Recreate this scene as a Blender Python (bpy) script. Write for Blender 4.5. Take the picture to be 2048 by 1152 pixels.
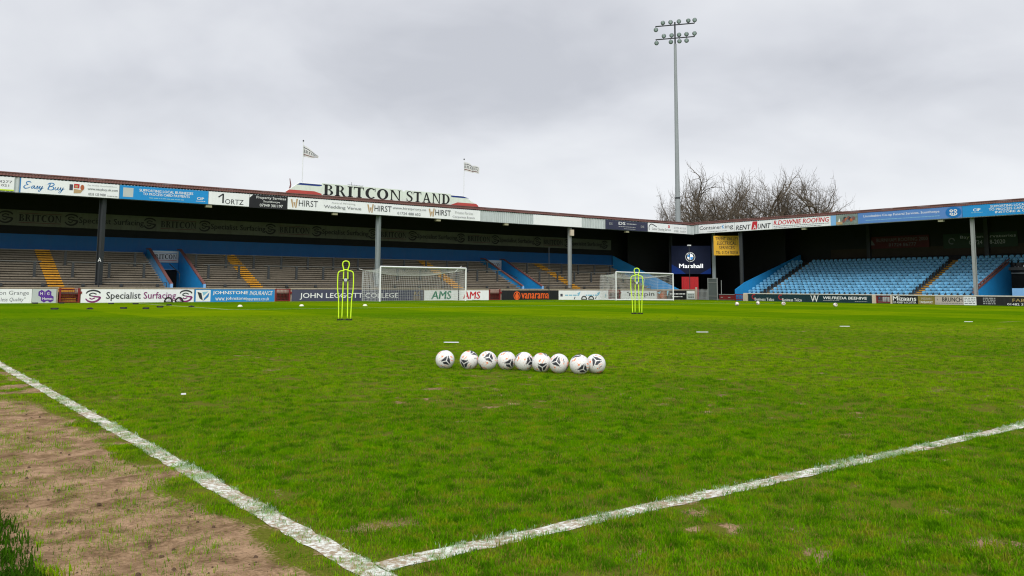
import bpy, math, random
import numpy as np
from mathutils import Matrix, Vector
random.seed(7); rng = np.random.default_rng(11)
for o in list(bpy.data.objects): bpy.data.objects.remove(o)
SC = bpy.context.scene; COL = SC.collection

# ------------------------------------------------------------------ camera
# world axes: X runs across the pitch from the near touchline, Y along the touchline, origin at the
# near end of the halfway line
cd = bpy.data.cameras.new('camera'); cam = bpy.data.objects.new('camera', cd); COL.objects.link(cam)
yaw, pit, rol = 0.654509, 0.107284, 0.004753
F = Vector((math.sin(yaw)*math.cos(pit), math.cos(yaw)*math.cos(pit), math.sin(pit)))
r0 = Vector((math.cos(yaw), -math.sin(yaw), 0)); u0 = r0.cross(F)
rr = r0*math.cos(rol)+u0*math.sin(rol); uu = u0*math.cos(rol)-r0*math.sin(rol)
M = Matrix((rr, uu, -F)).transposed().to_4x4(); M.translation = (-1.58654, -2.94974, 1.0554)
cam.matrix_world = M
cd.sensor_fit = 'HORIZONTAL'; cd.sensor_width = 36; cd.lens = 1698.24/2048*36
cd.shift_y = (391.64-576)/2048; cd.clip_start = .05; cd.clip_end = 3000
SC.camera = cam

# ------------------------------------------------------------------ sky, sun, exposure
SUN_EL, SUN_AZ = math.radians(44), math.radians(220)      # azimuth clockwise from +Y
W = bpy.data.worlds.new('World'); SC.world = W; W.use_nodes = True
nt = W.node_tree; nt.nodes.clear()
def N(t, kind, **kw):
    n = t.nodes.new(kind)
    for k, v in kw.items():
        if k.startswith('i_'): n.inputs[int(k[2:])].default_value = v
        else: setattr(n, k, v)
    return n
def L(t, a, b): t.links.new(a, b)
def ramp(t, stops, fac):
    n = t.nodes.new('ShaderNodeValToRGB'); cr = n.color_ramp
    while len(cr.elements) < len(stops): cr.elements.new(.5)
    for e, (p, c) in zip(cr.elements, stops):
        e.position = p; e.color = (*c, 1) if len(c) == 3 else c
    L(t, fac, n.inputs[0]); return n.outputs[0]
def mth(t, op, a, b=None, c=None, clamp=False):
    n = t.nodes.new('ShaderNodeMath'); n.operation = op; n.use_clamp = clamp
    for i, x in enumerate((a, b, c)):
        if x is None: continue
        if isinstance(x, (int, float)): n.inputs[i].default_value = x
        else: L(t, x, n.inputs[i])
    return n.outputs[0]
def mixc(t, fac, a, b, mode='MIX'):
    n = t.nodes.new('ShaderNodeMix'); n.data_type = 'RGBA'; n.blend_type = mode; n.clamp_factor = True
    if isinstance(fac, (int, float)): n.inputs[0].default_value = fac
    else: L(t, fac, n.inputs[0])
    for i, x in ((6, a), (7, b)):
        if isinstance(x, tuple): n.inputs[i].default_value = (*x[:3], 1)
        else: L(t, x, n.inputs[i])
    return n.outputs[2]
def noise(t, vec, scale, detail=4, rough=.55, dist=0.0, dim='3D'):
    n = t.nodes.new('ShaderNodeTexNoise'); n.noise_dimensions = dim
    n.inputs['Scale'].default_value = scale; n.inputs['Detail'].default_value = detail
    n.inputs['Roughness'].default_value = rough; n.inputs['Distortion'].default_value = dist
    if vec is not None: L(t, vec, n.inputs['Vector'])
    return n.outputs[0]
sky = N(nt, 'ShaderNodeTexSky'); sky.sky_type = 'NISHITA'; sky.sun_disc = False
sky.sun_elevation = SUN_EL; sky.sun_rotation = SUN_AZ
tc = N(nt, 'ShaderNodeTexCoord'); sp = N(nt, 'ShaderNodeSeparateXYZ'); L(nt, tc.outputs['Generated'], sp.inputs[0])
zc = mth(nt, 'ADD', mth(nt, 'MAXIMUM', sp.outputs[2], 0.0), .30)
cb = N(nt, 'ShaderNodeCombineXYZ')
L(nt, mth(nt, 'DIVIDE', sp.outputs[0], zc), cb.inputs[0]); L(nt, mth(nt, 'DIVIDE', sp.outputs[1], zc), cb.inputs[1])
n1 = noise(nt, cb.outputs[0], 1.0, 5, .5, .35); n2 = noise(nt, cb.outputs[0], 2.6, 5, .5, .4)
cl = mth(nt, 'ADD', mth(nt, 'MULTIPLY', n1, .72), mth(nt, 'MULTIPLY', n2, .28))
cloud = ramp(nt, [(.36, (3.45, 3.55, 3.85)), (.46, (4.2, 4.3, 4.58)), (.53, (4.65, 4.75, 4.98)), (.62, (5.25, 5.33, 5.5))], cl)
low = ramp(nt, [(0, (1, 1, 1)), (.05, (.9, .9, .9)), (.22, (.0, .0, .0))], sp.outputs[2])
cloud = mixc(nt, mth(nt, 'MULTIPLY', low, .75), cloud, (5.7, 5.8, 5.95))
skyc = mixc(nt, .04, cloud, sky.outputs[0])
bg = N(nt, 'ShaderNodeBackground'); L(nt, skyc, bg.inputs[0]); bg.inputs[1].default_value = .1
wo = N(nt, 'ShaderNodeOutputWorld'); L(nt, bg.outputs[0], wo.inputs[0])
sl = bpy.data.lights.new('sun', 'SUN'); sl.energy = 1.5; sl.angle = math.radians(35); sl.color = (1, .96, .9)
so = bpy.data.objects.new('sun', sl); COL.objects.link(so)
sd = Vector((math.sin(SUN_AZ)*math.cos(SUN_EL), math.cos(SUN_AZ)*math.cos(SUN_EL), math.sin(SUN_EL)))
so.rotation_euler = sd.to_track_quat('Z', 'Y').to_euler(); so.location = (0, 0, 60)
vs = SC.view_settings; vs.view_transform = 'Standard'; vs.look = 'None'; vs.gamma = 1; vs.use_curve_mapping = False
vs.exposure = 0.75
SC.cycles.max_bounces = 6; SC.cycles.diffuse_bounces = 3; SC.cycles.glossy_bounces = 2
SC.cycles.caustics_reflective = False; SC.cycles.caustics_refractive = False
SC.cycles.use_denoising = True; SC.cycles.filter_width = 1.15; SC.cycles.denoising_prefilter = 'ACCURATE'

# ------------------------------------------------------------------ helpers
def lin(r, g, b):
    f = lambda c: (c/255/12.92) if c/255 <= .04045 else ((c/255+.055)/1.055)**2.4
    return (f(r), f(g), f(b))
MATS = {}
def mat(name, col, rough=.6, var=.14, scale=1.3, grime=0.0, metal=0.0, spec=.4, bump=0.0, emit=0.0):
    if name in MATS: return MATS[name]
    m = bpy.data.materials.new(name); m.use_nodes = True; t = m.node_tree
    b = t.nodes['Principled BSDF']; g = N(t, 'ShaderNodeNewGeometry')
    a = noise(t, g.outputs['Position'], scale, 5, .6); c = noise(t, g.outputs['Position'], scale*9, 3, .6)
    v = mth(t, 'ADD', mth(t, 'MULTIPLY', a, .7), mth(t, 'MULTIPLY', c, .3))
    k = mth(t, 'ADD', mth(t, 'MULTIPLY', mth(t, 'SUBTRACT', v, .5), var*4), 1.0)
    cc = N(t, 'ShaderNodeCombineColor'); [L(t, k, cc.inputs[i]) for i in range(3)]
    colr = mixc(t, 1.0, tuple(col), cc.outputs[0], 'MULTIPLY')
    if grime:
        mp = N(t, 'ShaderNodeMapping'); mp.inputs['Scale'].default_value = (3.5, 3.5, .5); L(t, g.outputs['Position'], mp.inputs[0])
        gr = noise(t, mp.outputs[0], 1.6, 6, .65)
        f = ramp(t, [(.5, (0, 0, 0)), (.72, (1, 1, 1))], gr)
        colr = mixc(t, mth(t, 'MULTIPLY', f, grime), colr, (.09, .085, .07))
    L(t, colr, b.inputs['Base Color'])
    L(t, mth(t, 'ADD', mth(t, 'MULTIPLY', c, .25), rough-.12), b.inputs['Roughness'])
    b.inputs['Metallic'].default_value = metal; b.inputs['Specular IOR Level'].default_value = spec
    if bump:
        bn = N(t, 'ShaderNodeBump'); bn.inputs['Strength'].default_value = bump; bn.inputs['Distance'].default_value = .02
        L(t, c, bn.inputs['Height']); L(t, bn.outputs[0], b.inputs['Normal'])
    if emit:
        L(t, colr, b.inputs['Emission Color']); b.inputs['Emission Strength'].default_value = emit
    MATS[name] = m; return m
white = mat('white_paint', (.80, .82, .84), .45, .06, grime=.08)
board_white = mat('board_white', (.86, .88, .92), .4, .04, grime=.08)
black = mat('black_print', (.012, .012, .014), .5, .05)
ink = mat('dark_ink', (.03, .033, .04), .5, .05)
greyink = mat('grey_ink', (.16, .17, .19), .5, .05)
paleink = mat('pale_ink', (.42, .43, .45), .5, .05)
maroon = mat('maroon_metal', (.20, .085, .08), .5, .25, 1.2, grime=.3)
redp = mat('red_paint', (.20, .015, .018), .5, .2, grime=.2)
concrete = mat('concrete', (.215, .185, .145), .9, .22, .9, grime=.45, bump=.3)
wallcon = mat('wall_concrete', (.43, .36, .29), .9, .18, .9, grime=.3, bump=.3)
creamc = mat('cream_render', (.58, .50, .40), .85, .12, grime=.2)
yellow = mat('yellow_step', (.62, .31, .03), .8, .3, 2.5, grime=.35)
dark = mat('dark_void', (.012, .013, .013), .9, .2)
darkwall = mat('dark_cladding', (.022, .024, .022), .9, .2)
brownwall = mat('brown_wall', (.05, .04, .028), .9, .2)
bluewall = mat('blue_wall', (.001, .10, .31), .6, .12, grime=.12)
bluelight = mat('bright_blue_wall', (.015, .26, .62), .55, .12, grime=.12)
seatblue = mat('seat_plastic', (.14, .40, .64), .38, .22, 1.7, grime=.0)
steel = mat('galvanised_steel', (.25, .29, .30), .6, .12, 1.2)
darksteel = mat('dark_steel', (.035, .04, .045), .5, .15)
greysteel = mat('grey_column', (.30, .32, .32), .5, .12, grime=.2)
clad = mat('pale_cladding', (.50, .55, .57), .5, .10, 1.0, grime=.25)
hivis = mat('neon_yellow_tube', (.66, .95, .03), .35, .05)
netmat = mat('net_cord', (.68, .69, .70), .8, .05)
blackrub = mat('black_rubber', (.012, .012, .012), .7, .1)

tt = seatblue.node_tree; oo = N(tt, 'ShaderNodeObjectInfo'); bb = tt.nodes['Principled BSDF']; lk = bb.inputs['Base Color'].links[0].from_socket
gg_ = mth(tt, 'ADD', mth(tt, 'MULTIPLY', oo.outputs['Random'], .36), .84); cc_ = N(tt, 'ShaderNodeCombineColor'); [L(tt, gg_, cc_.inputs[i]) for i in range(3)]
L(tt, mixc(tt, 1.0, lk, cc_.outputs[0], 'MULTIPLY'), bb.inputs['Base Color'])
WMX = {}
def wm(o): return WMX.get(o.name, Matrix.Identity(4))
def link(o, parent=None, world=None):
    """link o; world = its world matrix"""
    world = world or Matrix.Identity(4)
    COL.objects.link(o)
    if parent is None: o.matrix_basis = world
    else:
        o.parent = parent; o.matrix_basis = wm(parent).inverted() @ world
    WMX[o.name] = world
    return o
def T(x, y, z): return Matrix.Translation((x, y, z))
def tag(o, label=None, cat=None, group=None, kind=None):
    if label: o['label'] = label
    if cat: o['category'] = cat
    if group: o['group'] = group
    if kind: o['kind'] = kind
    return o
def empty(name, loc, label=None, cat=None, group=None, parent=None):
    o = bpy.data.objects.new(name, None); o.empty_display_size = .2
    link(o, parent, T(*loc)); return tag(o, label, cat, group)
class MB:
    def __init__(s): s.v = []; s.f = []
    def add(s, vs, fs):
        k = len(s.v); s.v += [tuple(p) for p in vs]; s.f += [tuple(i+k for i in f) for f in fs]; return s
    def box(s, a, b):
        (x0, y0, z0), (x1, y1, z1) = a, b
        return s.add([(x0,y0,z0),(x1,y0,z0),(x1,y1,z0),(x0,y1,z0),(x0,y0,z1),(x1,y0,z1),(x1,y1,z1),(x0,y1,z1)],
            [(3,2,1,0),(4,5,6,7),(0,1,5,4),(1,2,6,5),(2,3,7,6),(3,0,4,7)])
    def prism(s, poly, axis, a, b):
        """polygon of (p,q) extruded along axis from a to b"""
        n = len(poly)
        def mk(p, q, w): return {'x': (w, p, q), 'y': (p, w, q), 'z': (p, q, w)}[axis]
        vs = [mk(p, q, a) for p, q in poly]+[mk(p, q, b) for p, q in poly]
        fs = [tuple(range(n)), tuple(range(2*n-1, n-1, -1))]+[(i, (i+1) % n, n+(i+1) % n, n+i) for i in range(n)]
        return s.add(vs, fs)
    def tube(s, pts, r, n=8, caps=True, closed=False):
        pts = [Vector(p) for p in pts]; m = len(pts)
        if not hasattr(r, '__len__'): r = [r]*m
        vs = []; up = Vector((.13, .31, 1)).normalized()
        for i, p in enumerate(pts):
            a = pts[(i-1) % m] if (closed or i > 0) else p; b = pts[(i+1) % m] if (closed or i < m-1) else p
            d = (b-a).normalized(); s1 = d.cross(up)
            if s1.length < 1e-4: s1 = d.cross(Vector((1, 0, 0)))
            s1.normalize(); s2 = d.cross(s1)
            vs += [p+(s1*math.cos(2*math.pi*k/n)+s2*math.sin(2*math.pi*k/n))*r[i] for k in range(n)]
        fs = []
        for i in range(m if closed else m-1):
            j = (i+1) % m
            fs += [(i*n+k, i*n+(k+1) % n, j*n+(k+1) % n, j*n+k) for k in range(n)]
        if caps and not closed: fs += [tuple(range(n-1, -1, -1)), tuple((m-1)*n+k for k in range(n))]
        return s.add(vs, fs)
    def lathe(s, prof, n=16, c=(0, 0, 0), ax=None):
        """profile of (r, h) about +z (or ax) at c"""
        q = Vector(ax).to_track_quat('Z', 'Y').to_matrix() if ax else Matrix.Identity(3)
        vs = [Vector(c)+q @ Vector((r*math.cos(2*math.pi*k/n), r*math.sin(2*math.pi*k/n), h)) for r, h in prof for k in range(n)]
        fs = [(i*n+k, i*n+(k+1) % n, (i+1)*n+(k+1) % n, (i+1)*n+k) for i in range(len(prof)-1) for k in range(n)]
        fs += [tuple(range(n-1, -1, -1)), tuple((len(prof)-1)*n+k for k in range(n))]
        return s.add(vs, fs)
    def mesh(s, name, m=None, smooth=False):
        me = bpy.data.meshes.new(name); me.from_pydata(s.v, [], s.f)
        if m: me.materials.append(m)
        if smooth: me.shade_smooth()
        me.update(); return me
    def build(s, name, m=None, parent=None, world=None, smooth=False, local=False):
        """verts are world coordinates unless local: then world is the object's matrix"""
        if not s.v: return None
        w = world or Matrix.Identity(4)
        if not local and world is None:
            c = Vector([sum(p[i] for p in s.v)/len(s.v) for i in range(3)]); c.z = min(p[2] for p in s.v)
            s.v = [tuple(Vector(p)-c) for p in s.v]; w = Matrix.Translation(c)
        o = bpy.data.objects.new(name, s.mesh(name, m, smooth)); return link(o, parent, w)
def place(name, me, parent, world):
    return link(bpy.data.objects.new(name, me), parent, world)
CUBE = {}
def block(name, a, b, m, parent=None):
    """box part that shares one unit cube per material"""
    if m.name not in CUBE: CUBE[m.name] = MB().box((0, 0, 0), (1, 1, 1)).mesh('block', m)
    S = Matrix.Diagonal((b[0]-a[0], b[1]-a[1], b[2]-a[2], 1))
    return place(name, CUBE[m.name], parent, T(*a) @ S)
def copy_tree(o, world, parent=None):
    c = o.copy(); COL.objects.link(c); c.parent = parent
    if parent is None: c.matrix_basis = world
    WMX[c.name] = world if parent is None else wm(parent) @ o.matrix_basis
    for ch in [x for x in COL.objects if x.parent == o]: copy_tree(ch, None, c)
    return c

# ---- numpy noise
_P = rng.random((256, 256))
def vnoise(x, y):
    xi = np.floor(x).astype(int); yi = np.floor(y).astype(int); fx = x-xi; fy = y-yi
    fx = fx*fx*(3-2*fx); fy = fy*fy*(3-2*fy); g = lambda a, b: _P[a & 255, b & 255]
    return (g(xi, yi)*(1-fx)+g(xi+1, yi)*fx)*(1-fy)+(g(xi, yi+1)*(1-fx)+g(xi+1, yi+1)*fx)*fy
def fbm(x, y, sc, oct=4):
    s = 0; a = .5; t = 0
    for i in range(oct):
        s = s+a*vnoise(x*sc+37.1*i, y*sc+11.7*i); t += a; a *= .5; sc *= 2.03
    return s/t
def sstep(a, b, x):
    t = np.clip((x-a)/(b-a), 0, 1); return t*t*(3-2*t)
def soil_mask(u, v):
    n = fbm(u, v, 2.2, 4); m = fbm(u+40, v+9, 6.5, 3); n3 = fbm(u*1.0+7, v*.6, .8, 3)
    edge = -.03+(n-.5)*.30
    track = sstep(0, .34, edge-u)*sstep(-1.28, -1.06, u+(n-.5)*.3)*(1-sstep(3.2, 8.0, v+(n3-.5)*3))
    track = np.clip(track*(1.0-.48*sstep(.53, .66, m)*sstep(.45, .6, n3+.05)), 0, 1)
    thin = np.where(u < -.05, .55*sstep(.46, .62, n)*(1-sstep(12, 22, v)), 0)
    m2 = fbm(u*.8+3, v+21, 7.5, 4)
    inn = .50*sstep(.62, .74, m2)*sstep(.40, .62, n3)*(1-sstep(9, 15, v))
    near = np.exp(-((u-.1)**2+(v-.2)**2)/.30)
    inn2 = .8*sstep(.47, .60, n)*near
    ext = np.where(v < 0, .62*sstep(.58, .70, m2)*sstep(.40, .55, n), 0)
    return np.clip(np.maximum.reduce([track, thin, inn, inn2, ext]), 0, 1)
def ground_z(u, v):
    return -.12*sstep(44, 62, u)

# ------------------------------------------------------------------ turf
def mow(t, P):
    """mowing bands along the pitch with fainter cross bands, 0..1"""
    s = N(t, 'ShaderNodeSeparateXYZ'); L(t, P, s.inputs[0])
    w = noise(t, P, .7, 2); x = mth(t, 'ADD', s.outputs[0], mth(t, 'MULTIPLY', mth(t, 'SUBTRACT', w, .5), .5))
    a = mth(t, 'SINE', mth(t, 'MULTIPLY', mth(t, 'SUBTRACT', x, 6.3), math.pi/6.2))
    b = mth(t, 'SINE', mth(t, 'MULTIPLY', mth(t, 'SUBTRACT', s.outputs[1], 4.0), math.pi/6.0))
    a = mth(t, 'ADD', mth(t, 'MULTIPLY', a, 5), .5, clamp=True); b = mth(t, 'ADD', mth(t, 'MULTIPLY', b, 4), .5, clamp=True)
    return mth(t, 'ADD', mth(t, 'MULTIPLY', a, .66), mth(t, 'MULTIPLY', b, .34))
def turf_colour(t, P):
    big = noise(t, P, .45, 4); mid = noise(t, P, 3.2, 4); mw = mow(t, P)
    g = mixc(t, ramp(t, [(.40, (0, 0, 0)), (.70, (1, 1, 1))], mid), (.150, .248, .0011), (.185, .268, .0018))
    g = mixc(t, ramp(t, [(.34, (.8, .8, .8)), (.58, (0, 0, 0))], big), g, (.105, .205, .0012))
    return mixc(t, 1.0, g, mixc(t, mw, (.50, .74, .85), (1.04, 1.03, 1.0)), 'MULTIPLY')
pm = bpy.data.materials.new('turf_and_soil'); pm.use_nodes = True; t = pm.node_tree; b = t.nodes['Principled BSDF']
g = N(t, 'ShaderNodeNewGeometry'); P = g.outputs['Position']
at = N(t, 'ShaderNodeAttribute', attribute_name='soil'); ac = N(t, 'ShaderNodeAttribute', attribute_name='bladed')
soiln = noise(t, P, 5, 6, .65); fine = noise(t, P, 60, 3, .6)
soilc = ramp(t, [(.32, (.085, .052, .028)), (.44, (.23, .150, .085)), (.60, (.43, .285, .18))], mth(t, 'ADD', mth(t, 'MULTIPLY', soiln, .75), mth(t, 'MULTIPLY', fine, .25)))
scf = N(t, 'ShaderNodeMapping'); scf.inputs['Rotation'].default_value = (0, 0, .5); scf.inputs['Scale'].default_value = (3.2, 7, 1); L(t, P, scf.inputs[0])
soilc = mixc(t, mth(t, 'MULTIPLY', ramp(t, [(.53, (0, 0, 0)), (.68, (1, 1, 1))], noise(t, scf.outputs[0], 1.5, 6, .7)), .62), soilc, (.085, .050, .026))
turf = turf_colour(t, P)
under = mixc(t, fine, (.075, .105, .006), (.18, .17, .035))
mpv = N(t, 'ShaderNodeMapping'); mpv.inputs['Scale'].default_value = (1, 1, 1); L(t, P, mpv.inputs[0])
blot = noise(t, P, 26, 3, .7)
turf = mixc(t, mth(t, 'MULTIPLY', ramp(t, [(.40, (1, 1, 1)), (.56, (0, 0, 0))], blot), .40), turf, (.075, .140, .001))
blot2 = noise(t, P, 5.5, 5, .7); turf = mixc(t, mth(t, 'MULTIPLY', ramp(t, [(.50, (0, 0, 0)), (.68, (1, 1, 1))], blot2), .45), turf, (.22, .25, .010))
gr = mixc(t, ac.outputs['Fac'], turf, under)
sf = mth(t, 'ADD', at.outputs['Fac'], mth(t, 'MULTIPLY', mth(t, 'SUBTRACT', fine, .5), .7))
sf = ramp(t, [(.32, (0, 0, 0)), (.52, (1, 1, 1))], sf)
L(t, mixc(t, sf, gr, soilc), b.inputs['Base Color']); b.inputs['Roughness'].default_value = .95
b.inputs['Specular IOR Level'].default_value = .0
bn = N(t, 'ShaderNodeBump'); bn.inputs['Strength'].default_value = .8; bn.inputs['Distance'].default_value = .03
L(t, mth(t, 'ADD', mth(t, 'MULTIPLY', fine, .5), mth(t, 'MULTIPLY', blot, .6)), bn.inputs['Height']); L(t, bn.outputs[0], b.inputs['Normal'])
def axis(lo, d0, d1, hi, fine, n):
    a = lo-(lo-d0)*0
    left = d0-(np.linspace(0, 1, n)**2)[::-1][:-1]*(d0-lo); right = d1+(np.linspace(0, 1, n)**2)[1:]*(hi-d1)
    return np.concatenate([left, np.arange(d0, d1, fine), right])
ax = axis(-30, -4.5, 5.5, 66.2, .05, 40); ay = axis(-25, -4.0, 8.0, 54.6, .05, 40)
U, V = np.meshgrid(ax, ay, indexing='ij'); so_ = soil_mask(U, V)
def pitch_z(u, v, so=None):
    so = soil_mask(u, v) if so is None else so
    flat = sstep(.08, .26, np.minimum(np.abs(u), np.where(u > -.1, np.abs(v), 9)))
    return ground_z(u, v)+flat*(np.where(so > .3, (so-.3)*-.010, 0)+so*(fbm(u, v, 7, 4)-.5)*.045*sstep(10, 7, v))
Z = pitch_z(U, V, so_)
nx, ny = U.shape
vsx = np.stack([U.ravel(), V.ravel(), Z.ravel()], 1); ii = np.arange(nx*ny).reshape(nx, ny)
fsx = np.stack([ii[:-1, :-1].ravel(), ii[1:, :-1].ravel(), ii[1:, 1:].ravel(), ii[:-1, 1:].ravel()], 1)
me = bpy.data.meshes.new('pitch'); me.from_pydata(vsx.tolist(), [], fsx.tolist()); me.materials.append(pm); me.shade_smooth()
CX, CY = -1.587, -2.95
def blade_cover(u, v):
    d = np.hypot(u-CX, v-CY); return 1-sstep(15, 34, d)
for nm, arr in (('soil', so_), ('bladed', blade_cover(U, V))):
    me.attributes.new(nm, 'FLOAT', 'POINT').data.foreach_set('value', arr.ravel().astype(np.float32))
pitch = tag(link(bpy.data.objects.new('pitch', me)), 'green football pitch with a worn bare strip beside its touchline', kind='structure')
gm = mat('outer_ground', (.07, .09, .03), .95, .3, .2)
tag(MB().add([(-1500, -1500, -.30), (1500, -1500, -.30), (1500, 1500, -.30), (-1500, 1500, -.30)], [(0, 1, 2, 3)]).build('ground', gm), 'plain ground around the stadium', kind='structure')

# painted lines
lm = bpy.data.materials.new('line_paint'); lm.use_nodes = True; t = lm.node_tree; b = t.nodes['Principled BSDF']
g = N(t, 'ShaderNodeNewGeometry'); P = g.outputs['Position']; a = noise(t, P, 32, 5, .7); c = noise(t, P, 4, 3)
f = ramp(t, [(.45, (0, 0, 0)), (.57, (1, 1, 1))], mth(t, 'ADD', mth(t, 'MULTIPLY', a, .7), mth(t, 'MULTIPLY', c, .3)))
L(t, mixc(t, f, (.34, .26, .17), (.74, .77, .72)), b.inputs['Base Color']); b.inputs['Roughness'].default_value = .9
lf = bpy.data.materials.new('far_line_paint'); lf.use_nodes = True; t = lf.node_tree; b = t.nodes['Principled BSDF']
g = N(t, 'ShaderNodeNewGeometry'); P = g.outputs['Position']; a = noise(t, P, 5, 5, .7)
f = ramp(t, [(.35, (0, 0, 0)), (.6, (1, 1, 1))], a)
L(t, mixc(t, f, (.10, .20, .03), (.42, .50, .30)), b.inputs['Base Color']); b.inputs['Roughness'].default_value = .9
def strip(name, x0, y0, x1, y1, w, m, label, n=60, jag=0.0):
    d = Vector((x1-x0, y1-y0)); ln = d.length; d /= ln; q = Vector((-d.y, d.x))
    mb = MB(); vs = []; n = max(n, 2)
    for i in range(n+1):
        p = Vector((x0, y0))+d*ln*i/n
        for s_ in (-1, 1):
            j = w/2+jag*(random.random()-.5); e = p+q*s_*j
            vs.append((e.x, e.y, float(pitch_z(np.array([e.x]), np.array([e.y]))[0])+.0025))
    mb.add(vs, [(2*i, 2*i+2, 2*i+3, 2*i+1)[::-1] for i in range(n)])
    return tag(mb.build(name, m), label, kind='structure')
strip('touchline', 0, -20, 0, 51.4, .112, lm, 'worn white touchline running away along the bare soil', 900, .02)
strip('halfway_line', .058, 0, 57.4, 0, .112, lm, 'white halfway line crossing the grass to the right', 700, .02)
GU = 31.9
strip('goal_line', .07, 51.4, 57.4, 51.4, .11, lf, 'goal line under the far goal', 40)
strip('penalty_area_line', GU-20.16, 35.2, GU+20.16, 35.2, .16, lf, 'front line of the far penalty area', 40)
strip('penalty_area_side_line', GU-20.16, 35.28, GU-20.16, 51.3, .16, lf, 'side line of the far penalty area toward the terrace end', 20)
strip('penalty_area_side_line', GU+20.16, 35.28, GU+20.16, 51.3, .16, lf, 'side line of the far penalty area toward the seated stand', 20)
strip('goal_area_line', GU-9.16, 45.9, GU+9.16, 45.9, .13, lf, 'front line of the far goal area', 20)

# grass blades
gb = bpy.data.materials.new('grass_blade'); gb.use_nodes = True; t = gb.node_tree; b = t.nodes['Principled BSDF']
g = N(t, 'ShaderNodeNewGeometry'); P = g.outputs['Position']; oi = N(t, 'ShaderNodeObjectInfo')
bv = N(t, 'ShaderNodeAttribute', attribute_name='bv')
mid = noise(t, P, 2.6, 4, .6); col = turf_colour(t, P)
col = mixc(t, 1.0, col, (1.62, 1.98, .8), 'MULTIPLY')
col = mixc(t, mth(t, 'MULTIPLY', bv.outputs['Fac'], .55), col, (.26, .36, .004))
dry = mth(t, 'MULTIPLY', mth(t, 'GREATER_THAN', mth(t, 'ADD', mth(t, 'MULTIPLY', bv.outputs['Fac'], .6), mth(t, 'MULTIPLY', mid, .8)), .90), .75)
lush = noise(t, P, 7.5, 4, .6)
col = mixc(t, mth(t, 'MULTIPLY', ramp(t, [(.50, (0, 0, 0)), (.60, (1, 1, 1))], lush), .78), col, (.042, .145, .003))
col = mixc(t, mth(t, 'MULTIPLY', ramp(t, [(.36, (1, 1, 1)), (.46, (0, 0, 0))], lush), .55), col, (.34, .29, .018))
col = mixc(t, dry, col, (.30, .225, .05))
col = mixc(t, mth(t, 'MULTIPLY', mth(t, 'GREATER_THAN', oi.outputs['Random'], .72), .45), col, (.09, .22, .003))
s = N(t, 'ShaderNodeSeparateXYZ'); L(t, P, s.inputs[0])
weed = mth(t, 'LESS_THAN', mth(t, 'ADD', s.outputs[0], mth(t, 'MULTIPLY', mid, .3)), -.80)
col = mixc(t, mth(t, 'MULTIPLY', weed, .88), col, (.022, .085, .005))
jn = mth(t, 'MULTIPLY', mth(t, 'SUBTRACT', noise(t, P, 16, 3), .5), .05)
on_t = mth(t, 'LESS_THAN', mth(t, 'ABSOLUTE', mth(t, 'ADD', s.outputs[0], jn)), .059)
on_h = mth(t, 'MULTIPLY', mth(t, 'LESS_THAN', mth(t, 'ABSOLUTE', mth(t, 'ADD', s.outputs[1], jn)), .059), mth(t, 'GREATER_THAN', s.outputs[0], -.06))
pf = mth(t, 'MULTIPLY', mth(t, 'MAXIMUM', on_t, on_h), ramp(t, [(.40, (.0, .0, .0)), (.56, (1, 1, 1))], noise(t, P, 34, 3)))
pf = mth(t, 'MULTIPLY', pf, mth(t, 'ADD', mth(t, 'MULTIPLY', bv.outputs['Fac'], .5), .42))
col = mixc(t, pf, col, (.66, .76, .68))
df = N(t, 'ShaderNodeBsdfDiffuse'); tl = N(t, 'ShaderNodeBsdfTranslucent'); mx = N(t, 'ShaderNodeMixShader'); mx.inputs[0].default_value = .38
L(t, col, df.inputs[0]); L(t, col, tl.inputs[0]); L(t, df.outputs[0], mx.inputs[1]); L(t, tl.outputs[0], mx.inputs[2]); L(t, mx.outputs[0], t.nodes['Material Output'].inputs[0])
def blade_patch(n, R, h0, h1, w0, w1, seed):
    r = np.random.default_rng(seed); mb = MB(); vals = []
    for i in range(n):
        a = r.random()*6.283; q = R*math.sqrt(r.random()); x, y = q*math.cos(a), q*math.sin(a)
        h = h0+(h1-h0)*r.random(); w = w0+(w1-w0)*r.random(); d = r.random()*6.283; ln = h*(.25+.75*r.random())
        dx, dy = math.cos(d), math.sin(d); sx, sy = -dy*w/2, dx*w/2
        m1 = (x+dx*ln*.35, y+dy*ln*.35, h*.62); tp = (x+dx*ln, y+dy*ln, h)
        mb.add([(x-sx, y-sy, -.008), (x+sx, y+sy, -.008), (m1[0]+sx*.8, m1[1]+sy*.8, m1[2]), (m1[0]-sx*.8, m1[1]-sy*.8, m1[2]), tp], [(0, 1, 2, 3), (3, 2, 4)])
        vals += [r.random()]*5
    me = mb.mesh('grass_patch', gb); me.attributes.new('bv', 'FLOAT', 'POINT').data.foreach_set('value', np.array(vals, np.float32)); return me
pc = bpy.data.collections.new('grass_patches')
for k in range(6): pc.objects.link(bpy.data.objects.new('grass_patch', blade_patch(125, .09, .009, .023, .0021, .0040, 50+k)))
for k in range(4): pc.objects.link(bpy.data.objects.new('sparse_patch', blade_patch(16, .10, .010, .030, .0020, .0036, 80+k)))
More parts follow.
